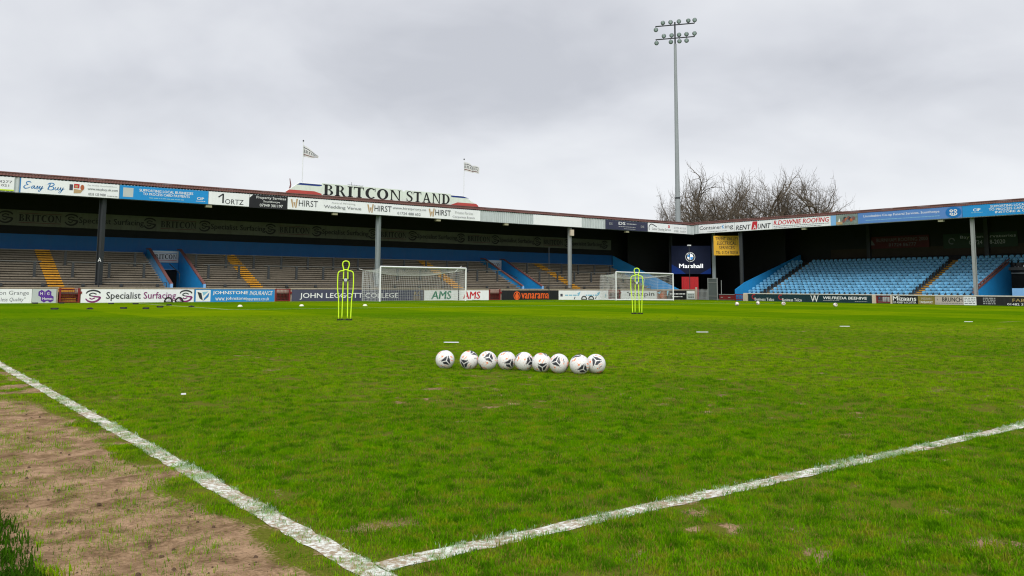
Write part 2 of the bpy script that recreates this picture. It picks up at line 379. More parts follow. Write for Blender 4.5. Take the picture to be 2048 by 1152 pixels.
def scatter():
    out = []
    n = 330000; ang = yaw+(rng.random(n)-.5)*2*math.radians(46); rad = np.sqrt(rng.random(n))*33.5
    u = CX+np.sin(ang)*rad; v = CY+np.cos(ang)*rad
    keep = (rad > .9) & (rng.random(n) < np.minimum(1, 9.5/np.maximum(rad, 1))*.62) & (rng.random(n) < blade_cover(u, v)+.0)
    u, v, rad = u[keep], v[keep], rad[keep]
    # a second, denser sowing close to the camera
    n = 15000; ang = yaw+(rng.random(n)-.5)*2*math.radians(48); r2 = .9+np.sqrt(rng.random(n))*6.5
    u = np.concatenate([u, CX+np.sin(ang)*r2]); v = np.concatenate([v, CY+np.cos(ang)*r2])
    sm = soil_mask(u, v); q = fbm(u+3, v+8, 4, 3)
    q2 = fbm(u*.9+13, v*1.1+31, 9, 3); pr = np.clip(1-sm*1.55, .0, 1)*np.clip(.45+2.2*(q-.28), .42, 1)*np.clip(.42+2.4*(q2-.27), .36, 1)
    pr = np.where(sm > .4, np.maximum(pr, .95*sstep(.38, .60, fbm(u+5, v+2, 9, 3))), pr)
    onl = (np.abs(u) < .08) | (np.abs(v) < .08) & (u > 0)
    pr = np.where(onl, np.clip(pr, .25, 1)*(.35+.65*sstep(.60, .44, fbm(u, v, 6, 3)))*np.clip(.35+.2*np.hypot(u, v), 0, 1), pr)
    k = rng.random(len(u)) < pr; u, v, sm, q, q2 = u[k], v[k], sm[k], q[k], q2[k]
    sc = (.54+.64*rng.random(len(u)))*(.55+.55*q+.45*q2)*(1-.25*np.clip(sm*1.4, 0, 1))
    tall = (u < -1.11+.25*(fbm(u, v, 3, 2)-.5)) & (v < 2.7) & (v > -.5); sc = np.where(tall, sc*1.6+.7, sc)
    sc = np.where((np.abs(u) < .1) | ((np.abs(v) < .1) & (u > 0)), sc*.72, sc)
    pick = np.where((sm > .34) & ~tall, 6+rng.integers(0, 4, len(u)), rng.integers(0, 6, len(u)))
    return u, v, sc, pick
u, v, sc, pick = scatter()
zz = pitch_z(u, v)-.002
me = bpy.data.meshes.new('grass'); me.from_pydata(np.stack([u, v, zz], 1).tolist(), [], [])
me.attributes.new('sc', 'FLOAT', 'POINT').data.foreach_set('value', sc.astype(np.float32))
me.attributes.new('pk', 'INT', 'POINT').data.foreach_set('value', pick.astype(np.int32))
rot = np.stack([(rng.random(len(u))-.5)*.3, (rng.random(len(u))-.5)*.3, rng.random(len(u))*6.283], 1)
me.attributes.new('rt', 'FLOAT_VECTOR', 'POINT').data.foreach_set('vector', rot.ravel().astype(np.float32))
grass = tag(link(bpy.data.objects.new('grass', me)), 'short green grass blades covering the near part of the pitch', 'grass', kind='stuff')
ng = bpy.data.node_groups.new('grass_nodes', 'GeometryNodeTree')
ng.interface.new_socket('Geometry', in_out='INPUT', socket_type='NodeSocketGeometry'); ng.interface.new_socket('Geometry', in_out='OUTPUT', socket_type='NodeSocketGeometry')
gi = ng.nodes.new('NodeGroupInput'); go = ng.nodes.new('NodeGroupOutput')
iop = ng.nodes.new('GeometryNodeInstanceOnPoints'); ci = ng.nodes.new('GeometryNodeCollectionInfo')
ci.inputs['Collection'].default_value = pc; ci.inputs['Separate Children'].default_value = True; ci.inputs['Reset Children'].default_value = True
a1 = ng.nodes.new('GeometryNodeInputNamedAttribute'); a1.data_type = 'FLOAT'; a1.inputs[0].default_value = 'sc'
a2 = ng.nodes.new('GeometryNodeInputNamedAttribute'); a2.data_type = 'FLOAT_VECTOR'; a2.inputs[0].default_value = 'rt'
a3 = ng.nodes.new('GeometryNodeInputNamedAttribute'); a3.data_type = 'INT'; a3.inputs[0].default_value = 'pk'; ng.links.new(a3.outputs[0], iop.inputs['Instance Index'])
er = ng.nodes.new('FunctionNodeEulerToRotation')
ng.links.new(gi.outputs[0], iop.inputs['Points']); ng.links.new(ci.outputs[0], iop.inputs['Instance']); iop.inputs['Pick Instance'].default_value = True
ng.links.new(a2.outputs[0], er.inputs[0]); ng.links.new(er.outputs[0], iop.inputs['Rotation']); ng.links.new(a1.outputs[0], iop.inputs['Scale'])
ng.links.new(iop.outputs[0], go.inputs[0])
md = grass.modifiers.new('scatter', 'NODES'); md.node_group = ng
# clods on the bare strip
mb = MB()
for k in range(260):
    x, y = -1.0+random.random()*.85, -.2+random.random()*5.5
    if soil_mask(np.array([x]), np.array([y]))[0] < .5: continue
    r = .003+.010*random.random()**3; z = -.003
    vs_ = [(x+r*math.cos(a)*random.uniform(.7, 1.3), y+r*math.sin(a)*random.uniform(.7, 1.3), z) for a in (0, 1.26, 2.51, 3.77, 5.03)]
    vs_ += [(p[0]*.5+x*.5, p[1]*.5+y*.5, z+r*random.uniform(.5, 1.0)) for p in vs_]
    mb.add(vs_, [(i, (i+1) % 5, 5+(i+1) % 5, 5+i) for i in range(5)]+[(5, 6, 7, 8, 9)])
tag(mb.build('soil_clods', mat('damp_soil', (.09, .055, .032), .95, .3, 8)), 'small dark clods lying on the bare soil strip', 'soil', kind='stuff')

# ------------------------------------------------------------------ lettering
def fit(vs, box, keep=False):
    """scale 2-D points to box (x0,y0,x1,y1)"""
    A = np.array(vs); lo, hi = A.min(0), A.max(0); x0, y0, x1, y1 = box
    s_ = np.array([(x1-x0)/max(hi[0]-lo[0], 1e-6), (y1-y0)/max(hi[1]-lo[1], 1e-6)])
    if keep: s_[:] = s_.min()
    ctr = np.array([(x0+x1)/2, (y0+y1)/2]); return (A-(lo+hi)/2)*s_+ctr
_TX = {}
def sans(s, bold=0.0, shear=0.0, spacing=1.0):
    key = (s, bold, shear, spacing)
    if key not in _TX:
        c = bpy.data.curves.new('lettering', 'FONT'); c.body = s; c.resolution_u = 2; c.shear = shear; c.space_character = spacing
        o = bpy.data.objects.new('lettering', c); m = bpy.data.meshes.new_from_object(o)
        bv_ = [(v.co.x, v.co.y) for v in m.vertices]; bf_ = [tuple(p.vertices) for p in m.polygons]; vv, ff = [], []
        for dx, dy in (((-1, 0), (1, 0), (-.5, .6), (.5, -.6), (0, 0)) if bold > .001 else ((0, 0),)):
            k = len(vv); vv += [(x+dx*bold*.55, y+dy*bold*.35) for x, y in bv_]; ff += [tuple(i+k for i in f) for f in bf_]
        _TX[key] = (vv, ff, len(bv_))
        bpy.data.objects.remove(o); bpy.data.curves.remove(c); bpy.data.meshes.remove(m)
    return _TX[key]
class P2:
    """flat shapes in the plane"""
    def __init__(s): s.v = []; s.f = []
    def poly(s, pts):
        k = len(s.v); s.v += list(pts); s.f.append(tuple(range(k, k+len(pts)))); return s
    def rect(s, x0, y0, x1, y1): return s.poly([(x0, y0), (x1, y0), (x1, y1), (x0, y1)])
    def ring(s, cx, cy, ox, oy, ix, iy, a0, a1, n=14, icx=None):
        icx = cx if icx is None else icx; k = len(s.v)
        for i in range(n+1):
            a = math.radians(a0+(a1-a0)*i/n); s.v += [(cx+ox*math.cos(a), cy+oy*math.sin(a)), (icx+ix*math.cos(a), cy+iy*math.sin(a))]
        s.f += [(k+2*i, k+2*i+2, k+2*i+3, k+2*i+1) for i in range(n)]; return s
    def disc(s, cx, cy, rx, ry, n=24, a0=0, a1=360):
        pts = [(cx+rx*math.cos(math.radians(a0+(a1-a0)*i/n)), cy+ry*math.sin(math.radians(a0+(a1-a0)*i/n))) for i in range(n+(a1-a0 < 360))]
        return s.poly(pts+([(cx, cy)] if a1-a0 < 360 else []))
    def stroke(s, pts, w, sub=5):
        """brush stroke through pts (Catmull-Rom); w one width or one per point"""
        if not hasattr(w, '__len__'): w = [w]*len(pts)
        Q = [pts[0]]+list(pts)+[pts[-1]]; Wd = [w[0]]+list(w)+[w[-1]]; out = []; ow = []
        for i in range(1, len(Q)-2):
            for j in range(sub):
                q = j/sub
                cr = lambda a, b_, c_, d: .5*(2*b_+(c_-a)*q+(2*a-5*b_+4*c_-d)*q*q+(3*b_-a-3*c_+d)*q**3)
                out.append(tuple(cr(*[Q[i+e][k] for e in (-1, 0, 1, 2)]) for k in (0, 1))); ow.append(Wd[i]*(1-q)+Wd[i+1]*q)
        out.append(pts[-1]); ow.append(w[-1]); k = len(s.v); m = len(out)
        for i in range(m):
            a, b_ = out[max(i-1, 0)], out[min(i+1, m-1)]; d = math.hypot(b_[0]-a[0], b_[1]-a[1]) or 1
            nx_, ny_ = -(b_[1]-a[1])/d*ow[i]/2, (b_[0]-a[0])/d*ow[i]/2
            s.v += [(out[i][0]+nx_, out[i][1]+ny_), (out[i][0]-nx_, out[i][1]-ny_)]
        s.f += [(k+2*i, k+2*i+1, k+2*i+3, k+2*i+2) for i in range(m-1)]; return s
def serif(text):
    out = P2(); X = 0
    for ch in text:
        p = P2(); w = .7
        def stem(x, t_=.21, top=True, bot=True, y0=0, y1=1):
            p.rect(x, y0, x+t_, y1)
            if bot: p.rect(x-.09, 0, x+t_+.09, .075)
            if top: p.rect(x-.09, .925, x+t_+.09, 1)
        if ch == 'B':
            stem(.09); p.rect(.25, .95, .36, 1).rect(.25, 0, .38, .05).rect(.25, .49, .36, .54)
            p.ring(.34, .755, .28, .245, .13, .195, -90, 90).ring(.36, .265, .33, .265, .15, .215, -90, 90); w = .76
        elif ch == 'R':
            stem(.09); p.rect(.25, .95, .36, 1).rect(.25, .46, .36, .51); p.ring(.34, .73, .29, .27, .13, .22, -90, 90)
            p.poly([(.36, .48), (.53, .48), (.78, .0), (.60, .0)]).rect(.58, 0, .84, .05); w = .85
        elif ch == 'I': stem(.09); w = .40
        elif ch == 'T':
            p.rect(0, .90, .74, 1).poly([(0, .93), (.07, .93), (.03, .72), (0, .72)]).poly([(.67, .93), (.74, .93), (.74, .72), (.71, .72)])
            stem(.29, top=False, y1=.93); w = .80
        elif ch == 'C':
            p.ring(.43, .5, .43, .52, .21, .42, 48, 312, 22, .45); p.rect(.70, .66, .75, 1.0); w = .82
        elif ch == 'O': p.ring(.43, .5, .43, .52, .21, .42, 0, 360, 28); w = .93
        elif ch == 'D':
            stem(.09); p.rect(.25, .95, .36, 1).rect(.25, 0, .36, .05); p.ring(.34, .5, .46, .5, .26, .42, -90, 90, 18); w = .88
        elif ch == 'N':
            p.rect(.09, 0, .18, 1).rect(.69, 0, .78, 1).poly([(.06, 1), (.25, 1), (.76, .0), (.70, -.02)])
            p.rect(.02, 0, .26, .05).rect(.0, .955, .2, 1).rect(.60, .95, .86, 1); w = .92
        elif ch == 'S':
            p.stroke([(.53, .80), (.44, .95), (.28, .975), (.12, .88), (.10, .72), (.24, .58), (.42, .46), (.52, .32), (.48, .12), (.30, .025), (.14, .06), (.05, .24)],
                     [.05, .06, .07, .13, .16, .18, .18, .17, .13, .07, .06, .05]); p.rect(.52, .70, .56, 1).rect(.03, 0, .07, .32); w = .64
        elif ch == 'A':
            p.poly([(.34, 1), (.46, 1), (.18, 0), (.08, 0)]).poly([(.34, 1), (.46, 1), (.80, 0), (.61, 0)]).rect(.21, .28, .62, .37)
            p.rect(.0, 0, .27, .05).rect(.50, 0, .88, .05); w = .90
        elif ch == ' ': w = .42
        k = len(out.v); out.v += [(x+X, y) for x, y in p.v]; out.f += [tuple(i+k for i in f) for f in p.f]; X += w+.05
    return out.v, out.f
def script_word():
    """brush lettering for the two words Easy Buy"""
    p = P2(); w = .13
    p.stroke([(1.05, 1.55), (.85, 1.72), (.45, 1.66), (.35, 1.35), (.62, 1.12), (.25, 1.0), (.02, .62), (.25, .38), (.7, .5), (.98, .75)], [.1, .2, .16, .13, .13, .12, .18, .2, .13, .08])
    p.stroke([(1.55, .98), (1.3, .9), (1.12, .62), (1.22, .42), (1.42, .62), (1.58, .98), (1.52, .5), (1.7, .45), (1.85, .7)], w)
    p.stroke([(1.85, .7), (2.08, 1.0), (2.02, .75), (2.12, .5), (1.95, .38), (1.82, .45)], w)
    p.stroke([(2.12, .5), (2.4, .98), (2.34, .55), (2.5, .45), (2.75, .98), (2.6, .4), (2.3, -.1), (2.15, .05), (2.5, .35), (3.0, .7)], [.1, .14, .14, .13, .13, .13, .1, .1, .08, .05])
    p.stroke([(3.9, 1.6), (3.72, .95), (3.55, .42)], [.14, .2, .2])
    p.stroke([(3.5, 1.4), (3.8, 1.68), (4.3, 1.7), (4.45, 1.4), (4.1, 1.12), (3.85, 1.05), (4.35, .95), (4.4, .55), (4.0, .35), (3.6, .45)], [.1, .18, .18, .16, .12, .1, .16, .18, .15, .1])
    p.stroke([(4.7, .98), (4.62, .55), (4.75, .4), (5.0, .65), (5.12, .98), (5.05, .5), (5.25, .45), (5.4, .75)], w)
    p.stroke([(5.4, .75), (5.5, .98), (5.46, .55), (5.62, .45), (5.88, .98), (5.7, .4), (5.4, -.15), (5.22, .0), (5.6, .35), (6.1, .75)], [.1, .14, .14, .13, .13, .13, .1, .1, .08, .05])
    return p.v, p.f

# ---- signs: the panel is the thing, print and lettering its parts
FACE = {'L': Matrix(((1, 0, 0), (0, 0, -1), (0, 1, 0))), 'R': Matrix(((0, 0, -1), (-1, 0, 0), (0, 1, 0)))}
q = .70710678
FACE['D'] = Matrix(((q, 0, -q), (-q, 0, -q), (0, 1, 0)))
class Sign:
    def __init__(s, name, face, org, w, h, m, label, cat='sign', group=None, depth=.03, parent=None):
        s.W, s.H, s.z = w, h, .0
        s.w = Matrix.Translation(org) @ FACE[face].to_4x4()
        s.o = MB().box((0, 0, -depth), (w, h, 0)).build(name, m, parent, s.w, local=True)
        if label: tag(s.o, label, cat, group)
    def _put(s, name, vs, fs, m, layer=0):
        s.z += .0024
        mb = MB(); mb.v = [(x, y, s.z+(.0004*(i//layer) if layer else 0)) for i, (x, y) in enumerate(vs)]; mb.f = list(fs)
        # face the viewer
        s.last = mb.build(name, m, s.o, s.w, local=True)
        return s
    def _b(s, b): return (b[0]*s.W, b[1]*s.H, b[2]*s.W, b[3]*s.H)
    def text(s, body, box, m=ink, bold=.012, shear=0, spacing=1.0, name='lettering'):
        v_, f_, k = sans(body, bold, shear, spacing); return s._put(name, fit(v_, s._b(box)), f_, m, k)
    def serif(s, body, box, m=ink):
        v_, f_ = serif(body); return s._put('lettering', fit(v_, s._b(box)), f_, m)
    def raw(s, vf, box, m, name='emblem', keep=False):
        return s._put(name, fit(vf[0], s._b(box), keep), vf[1], m)
    def rect(s, box, m, name='printed_panel'):
        b_ = s._b(box); p = P2().rect(*b_); return s._put(name, p.v, p.f, m)
    def poly(s, pts, m, name='emblem'):
        p = P2().poly([(x*s.W, y*s.H) for x, y in pts]); return s._put(name, p.v, p.f, m)
    def shape(s, p, m, name='emblem'):
        return s._put(name, p.v, p.f, m)
    def small(s, box, rows, m, seed=1):
        """lines of print too small to read: rows of short word strokes"""
        r = random.Random(seed); p = P2(); b_ = s._b(box); n = rows; hh = (b_[3]-b_[1])/n
        for i in range(n):
            x = b_[0]; y = b_[1]+i*hh
            while x < b_[2]-.02:
                l_ = min(r.uniform(.5, 2.2)*hh, b_[2]-x); p.rect(x, y+hh*.25, x+l_, y+hh*.7); x += l_+hh*.35
        s._put('small_print', p.v, p.f, m); s.last['kind'] = 'stuff'; return s
purple = mat('purple_print', (.10, .03, .30), .5, .05); plum = mat('plum_print', (.22, .02, .16), .5, .05)
green = mat('green_print', (.01, .20, .12), .5, .05); redink = mat('red_print', (.55, .02, .03), .5, .05)
navy = mat('navy_board', (.030, .034, .075), .45, .08, grime=.1); slate = mat('slate_board', (.062, .064, .115), .45, .08, grime=.1)
blackb = mat('black_board', (.012, .012, .016), .4, .1, grime=.1); skyb = mat('sky_blue_board', (.02, .25, .62), .4, .06, grime=.1)
orange = mat('orange_print', (.85, .13, .02), .5, .05); gold = mat('gold_print', (.45, .33, .12), .5, .05)
paleblue = mat('pale_blue_print', (.25, .52, .70), .5, .05); midblue = mat('mid_blue_print', (.03, .20, .50), .5, .05)
cyanb = mat('cyan_blue_board', (.01, .27, .66), .4, .05, grime=.08); coopb = mat('violet_blue_board', (.10, .24, .60), .4, .05, grime=.06)
coopd = mat('round_blue_print', (.005, .16, .50), .5, .05); whitep = mat('white_print', (.85, .86, .88), .5, .03)
lime = mat('lime_print', (.55, .75, .03), .5, .05); tan = mat('tan_print', (.48, .33, .18), .5, .1)
greige = mat('greige_board', (.50, .44, .40), .5, .05, grime=.08); olive = mat('olive_gold_board', (.24, .19, .045), .5, .1)
teal = mat('teal_board', (.010, .035, .05), .4, .1); brownp = mat('brown_photo_print', (.22, .10, .06), .5, .6, 5)
greyp = mat('grey_panel', (.50, .55, .55), .5, .06); amber = mat('amber_board', (.72, .40, .02), .5, .15, 2, grime=.2)
lilac = mat('pale_blue_panel', (.22, .46, .80), .5, .05)
BL, FA = 'hoardings along the terrace wall', 'adverts on the terrace roof fascia'
BR, FR = 'hoardings along the seated stand wall', 'adverts on the seated stand fascia'
def boardL(a0, a1, m, label, z1=.80, g=BL): return Sign('advert_board', 'L', (a0, 53.93, -.05 if a0 > 25 else -.02), a1-a0, z1+.04, m, label, 'advert board', g)
def boardR(a0, a1, m, label): return Sign('advert_board', 'R', (65.16, a0, -.12), a0-a1, .64, m, label, 'advert board', BR)
def fascL(a0, a1, m, label, z0=6.55, z1=7.42): return Sign('fascia_advert', 'L', (a0, 54.90, z0), a1-a0, z1-z0, m, label, 'advert board', FA)
def fascR(a0, a1, m, label, z0=6.62, z1=7.48): return Sign('fascia_advert', 'R', (66.50, a0, z0), a0-a1, z1-z0, m, label, 'advert board', FR)
def swirl():
    a = P2().stroke([(.97, .74), (.82, .90), (.5, .985), (.18, .90), (.05, .72)], [.10, .13, .14, .12, .06]).stroke([(.72, .66), (.5, .76), (.30, .68), (.30, .56), (.5, .50)], .09)
    c = P2().stroke([(.5, .50), (.72, .45), (.95, .40), (.80, .14), (.5, .02), (.2, .10), (.03, .30)], [.10, .12, .14, .15, .14, .12, .07]).stroke([(.62, .36), (.42, .26), (.28, .36)], .09)
    return a, c
def put_swirl(s_, box, m1, m2):
    a, c = swirl(); x0, y0, x1, y1 = s_._b(box)
    for p, m_ in ((a, m1), (c, m2)): s_._put('emblem', [(x0+x*(x1-x0), y0+y*(y1-y0)) for x, y in p.v], p.f, m_)

# -- hoardings on the terrace wall, from the near end to the corner
s = boardL(-6.0, 6.62, board_white, 'long white hoarding at the left edge with grey serif village lettering')
s.text('Common Grange', (.79, .52, .988, .88), greyink, .0); s.text('less Quality"', (.876, .08, .975, .42), greyink, 0, .2)
s = boardL(6.64, 7.90, greyp, 'pale grey board with three purple hexagons beside the first red gate')
for cx, cy in ((.38, .68), (.66, .68), (.50, .33), (.76, .33)):
    s.poly([(cx+.15*math.cos(math.radians(60*k+30)), cy+.27*math.sin(math.radians(60*k+30))) for k in range(6)], purple)
s.text('H', (.33, .58, .43, .79), whitep); s.text('G', (.61, .58, .71, .79), whitep); s.text('Homes', (.43, .24, .85, .43), whitep)
s = boardL(9.24, 15.94, board_white, 'white hoarding with black and plum lettering between two swirl emblems')
put_swirl(s, (.035, .06, .165, .92), ink, plum); put_swirl(s, (.86, .06, .985, .92), ink, plum)
s.text('Specialist', (.21, .14, .51, .80), ink, .02); s.text('Surfacing', (.535, .14, .83, .80), plum, .02)
s = boardL(15.98, 21.40, skyb, 'bright blue hoarding with white insurance lettering and a white shield box')
s.rect((.015, .06, .19, .95), whitep); s.poly([(.03, .82), (.08, .72), (.10, .14), (.06, .30)], ink); s.poly([(.09, .80), (.165, .85), (.105, .50)], paleblue); s.poly([(.175, .78), (.165, .42), (.105, .10), (.115, .32)], midblue)
s.text('JOHNSTONE', (.215, .54, .655, .88), whitep, .03); s.text('INSURANCE', (.675, .54, .975, .88), whitep, .0, .25)
s.text('www.', (.25, .12, .37, .36), whitep, .0); s.text('johnstone', (.38, .12, .63, .42), whitep, .02); s.text('insurance.co.uk', (.635, .12, .93, .40), whitep, 0)
s = boardL(22.66, 33.44, slate, 'long slate purple hoarding with white college name behind the left goal')
s.text('JOHN LEGGOTT COLLEGE', (.055, .16, .79, .72), whitep, .015); s.text('JLC', (.915, .50, .975, .84), gold); s.small((.915, .1, .975, .42), 3, gold, 3)
s = boardL(33.50, 36.66, board_white, 'white board with big green capital letters behind the left goal'); s.text('AMS', (.20, .16, .80, .94), green, .05, .12)
s = boardL(36.70, 39.70, board_white, 'white board with big red capital letters beside a red gate'); s.text('AMS', (.14, .18, .72, .90), redink, .05, .12); s.small((.45, .03, .72, .12), 1, greyink, 2)
s = boardL(41.02, 47.24, blackb, 'black hoarding with orange lettering and a flame emblem')
s.shape(P2().ring(.26*s.W, .48*s.H, .36, .36, .29, .29, 0, 360), orange); s.shape(P2().disc(.26*s.W, .42*s.H, .19, .22), orange); s.poly([(.235, .6), (.262, .88), (.285, .58)], orange)
s.text('vanarama', (.335, .18, .825, .74), orange, .03)
s = boardL(47.28, 53.26, board_white, 'white hoarding with faint pale blue lettering between black board and gate')
s.rect((.03, .38, .075, .66), mat('slate_ink', (.06, .06, .09), .5)); s.small((.12, .38, .40, .66), 1, paleblue, 5); s.small((.53, .38, .80, .66), 1, paleblue, 8)
for x in (.40, .80): s.poly([(x, .5), (x+.03, .92), (x-.04, .7)], paleblue)
s.poly([(.29, .08), (.305, .08), (.325, .34), (.31, .36)], ink); s.poly([(.72, .1), (.735, .1), (.755, .36), (.74, .38)], ink); s.small((.93, .25, .96, .7), 3, paleblue, 4)
s = boardL(54.90, 59.72, board_white, 'white hoarding with black rounded lettering inside the portable goal')
s.text('raaspin', (.22, .24, .93, .86), ink, .02); s.poly([(.15, .78), (.2, .9), (.21, .7)], ink)
s = boardL(59.74, 61.12, brownp, 'small brown picture board beside the post of the portable goal'); s.shape(P2().disc(.5*s.W, .45*s.H, .28, .26), mat('rust_print', (.45, .12, .05), .5, .3, 4)); s.poly([(0, .8), (.4, .95), (.3, .6)], paleblue)
s = boardL(61.15, 64.0, blackb, 'black board with two rows of white print near the corner')
s.poly([(0, 1), (.10, 1), (.02, .4), (0, .4)], paleblue); s.small((.15, .52, .93, .76), 1, whitep, 9); s.small((.25, .22, .8, .42), 1, whitep, 12)
s = boardL(64.05, 65.28, greyp, 'grey and white banner board with dark print at the wall end'); s.rect((.05, .72, .95, .98), whitep); s.small((.15, .12, .85, .62), 3, ink, 14)

# -- hoardings of the seated stand, from the corner to the right
s = boardR(47.40, 44.32, teal, 'dark teal board with red crescent next to the cream corner pillar')
s.shape(P2().ring(.22*s.W, .62*s.H, .27, .24, .19, .17, 60, 300), redink); s.text('Business Telco', (.24, .08, .93, .50), whitep, .02)
s = boardR(44.30, 41.22, teal, 'dark teal board with red crescent beside the monogram hoarding')
s.shape(P2().ring(.16*s.W, .62*s.H, .27, .24, .19, .17, 60, 300), redink); s.text('Business Telco', (.2, .06, .86, .48), whitep, .02)
s = boardR(41.20, 35.02, teal, 'dark teal hoarding with white monogram and wide white capitals')
s.serif('B', (.11, .25, .16, .95), paleink); s.text('W', (.07, .04, .20, .92), whitep, -.005); s.text('WILFREDA BEEHIVE', (.27, .44, .93, .80), whitep, .05, .12); s.small((.27, .2, .52, .34), 1, paleink, 3); s.small((.75, .14, .93, .26), 1, paleink, 6)
s = boardR(33.28, 31.20, blackb, 'black board with chunky white lettering beside the dark red gate')
s.text('Mizaans', (.02, .40, .95, .96), whitep, .04); s.text('OF ASHBY & SCOTTER', (.03, .06, .94, .30), whitep, .02)
s = boardR(31.18, 29.85, olive, 'olive gold board with pale takeaway lettering'); s.text('INDIAN', (.2, .55, .8, .82), greige); s.text('TAKEAWAY', (.08, .12, .88, .40), whitep, .03)
s = boardR(29.83, 27.68, greige, 'greige board with large black capitals and small print below')
s.text('BRUNCH', (.26, .36, .97, .88), ink, .045); s.small((.02, .1, .97, .26), 1, greyink, 4); s.text('v', (.07, .5, .11, .7), greyink)
s = boardR(27.66, 26.74, board_white, 'small white board with four rows of grey print'); s.small((.06, .08, .94, .92), 4, greyink, 6)
s = boardR(26.72, 20.0, blackb, 'long black board with bronze lettering at the right edge')
s.small((.07, .1, .20, .95), 4, paleink, 7); s.text('FABRICATION', (.375, .45, .85, .82), gold, .0); s.text('01482 327 848', (.32, .06, .62, .30), whitep, .02)
s = boardR(19.96, 13.0, slate, 'plain slate board beyond the bronze lettered one')

# -- fascia of the terrace stand
s = fascL(-2.0, 5.46, board_white, 'white fascia advert with lime underline at the left end', 6.60); s.rect((0, 0, 1, .10), lime); s.text('01724 874277', (.72, .55, .985, .74), greyink); s.text('t 01724 851021', (.70, .30, .965, .46), greyink)
s = fascL(5.74, 11.27, board_white, 'white fascia advert with blue brush script and tiny product pictures')
s.rect((0, 0, .012, 1), midblue); s.raw(script_word(), (.035, .10, .44, .82), midblue, 'lettering')
s.rect((.485, .38, .52, .80), mat('slate_ink', (.06, .06, .09))); s.rect((.53, .55, .585, .85), redink); s.rect((.54, .6, .57, .75), tan); s.poly([(.53, .18), (.60, .22), (.62, .42), (.53, .5)], tan); s.shape(P2().disc(.615*s.W, .62*s.H, .11, .17), mat('rust_print', (.45, .12, .05), .5, .3, 4))
s.text('Pay Weekly Household Store', (.67, .76, .97, .88), paleink, 0); s.text('www.easybuy.uk.com', (.67, .44, .985, .66), greyink, .01); s.text('0333 123 9000', (.68, .10, .86, .28), greyink, .01); s.small((.875, .08, .985, .2), 1, paleink, 3)
s = fascL(11.32, 16.90, cyanb, 'cyan blue fascia advert about card payments with blank square')
s.rect((.035, .16, .145, .84), greyp); s.text('SUPPORTING LOCAL BUSINESSES', (.21, .62, .82, .82), whitep, .025); s.text('TO PROCESS CARD PAYMENTS', (.25, .37, .78, .56), whitep, .025); s.small((.32, .12, .72, .26), 1, paleblue, 2); s.text('CIP', (.865, .28, .95, .48), whitep, .05); s.small((.855, .14, .965, .22), 1, whitep, 4)
s = fascL(16.93, 19.72, board_white, 'white fascia advert with thin black capitals and a tall numeral')
s.poly([(.22, .62), (.33, .9), (.37, .9), (.37, .15), (.33, .15), (.33, .76), (.25, .56)], ink); s.text('ORTZ', (.40, .10, .86, .50), ink, .01)
s = fascL(19.74, 22.51, blackb, 'black fascia advert with white property lettering and roof shape', 6.50)
s.poly([(0, .74), (.09, .99), (0, .99)], board_white); s.text('Property Services', (.18, .66, .96, .92), whitep, .015); s.text('Scunthorpe', (.36, .42, .80, .60), whitep, .01); s.text('07949 301197', (.27, .12, .88, .34), whitep, .01)
s = fascL(22.55, 39.46, board_white, 'very long white fascia advert for weddings under the roof name sign')
for k, x in enumerate((.012, .375, .70)):
    s.poly([(x, .85), (x+.008, .85), (x+.014, .15), (x+.009, .15)], tan); s.poly([(x+.026, .9), (x+.033, .9), (x+.027, .15), (x+.021, .15)], tan); s.poly([(x+.012, .6), (x+.022, .6), (x+.017, .2)], tan)
    s.text('HIRST', (x+.037, .30, x+.125, .82), ink, -.004)
s.text('Award Winning', (.20, .68, .315, .86), paleink, 0); s.text('Wedding Venue', (.165, .22, .345, .56), greyink, .0); s.text('www.hirstpriory.co', (.505, .55, .685, .82), greyink, .0); s.text('01724 488 652', (.53, .14, .655, .38), greyink, .0); s.text('Private Parties', (.85, .56, .955, .80), paleink, 0); s.text('Corporate Events', (.835, .12, .965, .36), greyink, .0)
s = fascL(45.20, 50.90, board_white, 'blank white panel between two stretches of ribbed fascia')
s = fascL(53.92, 59.60, navy, 'dark navy fascia advert with white initials near the corner')
s.text('DS', (.30, .56, .46, .88), whitep, .04); s.small((.49, .6, .72, .82), 1, paleink, 5); s.small((.3, .3, .7, .44), 1, paleink, 6); s.small((.42, .1, .7, .2), 1, paleink, 2); s.text('DS', (.085, .5, .155, .74), paleink, .03); s.text('DS', (.83, .4, .91, .62), paleink, .03)
s = fascL(59.64, 65.34, board_white, 'white fascia advert with a house outline and red dot at the corner')
s.shape(P2().stroke([(.03*s.W, .2*s.H), (.03*s.W, .6*s.H), (.09*s.W, .88*s.H), (.22*s.W, .60*s.H)], .09), ink); s.text('Gutter Cleaning Services', (.10, .12, .58, .5), ink, 0); s.shape(P2().ring(.53*s.W, .72*s.H, .15, .15, .06, .06, 0, 360), redink); s.text('01724 401018', (.66, .5, .97, .74), paleink); s.text('07881 566854', (.66, .14, .97, .38), paleink)

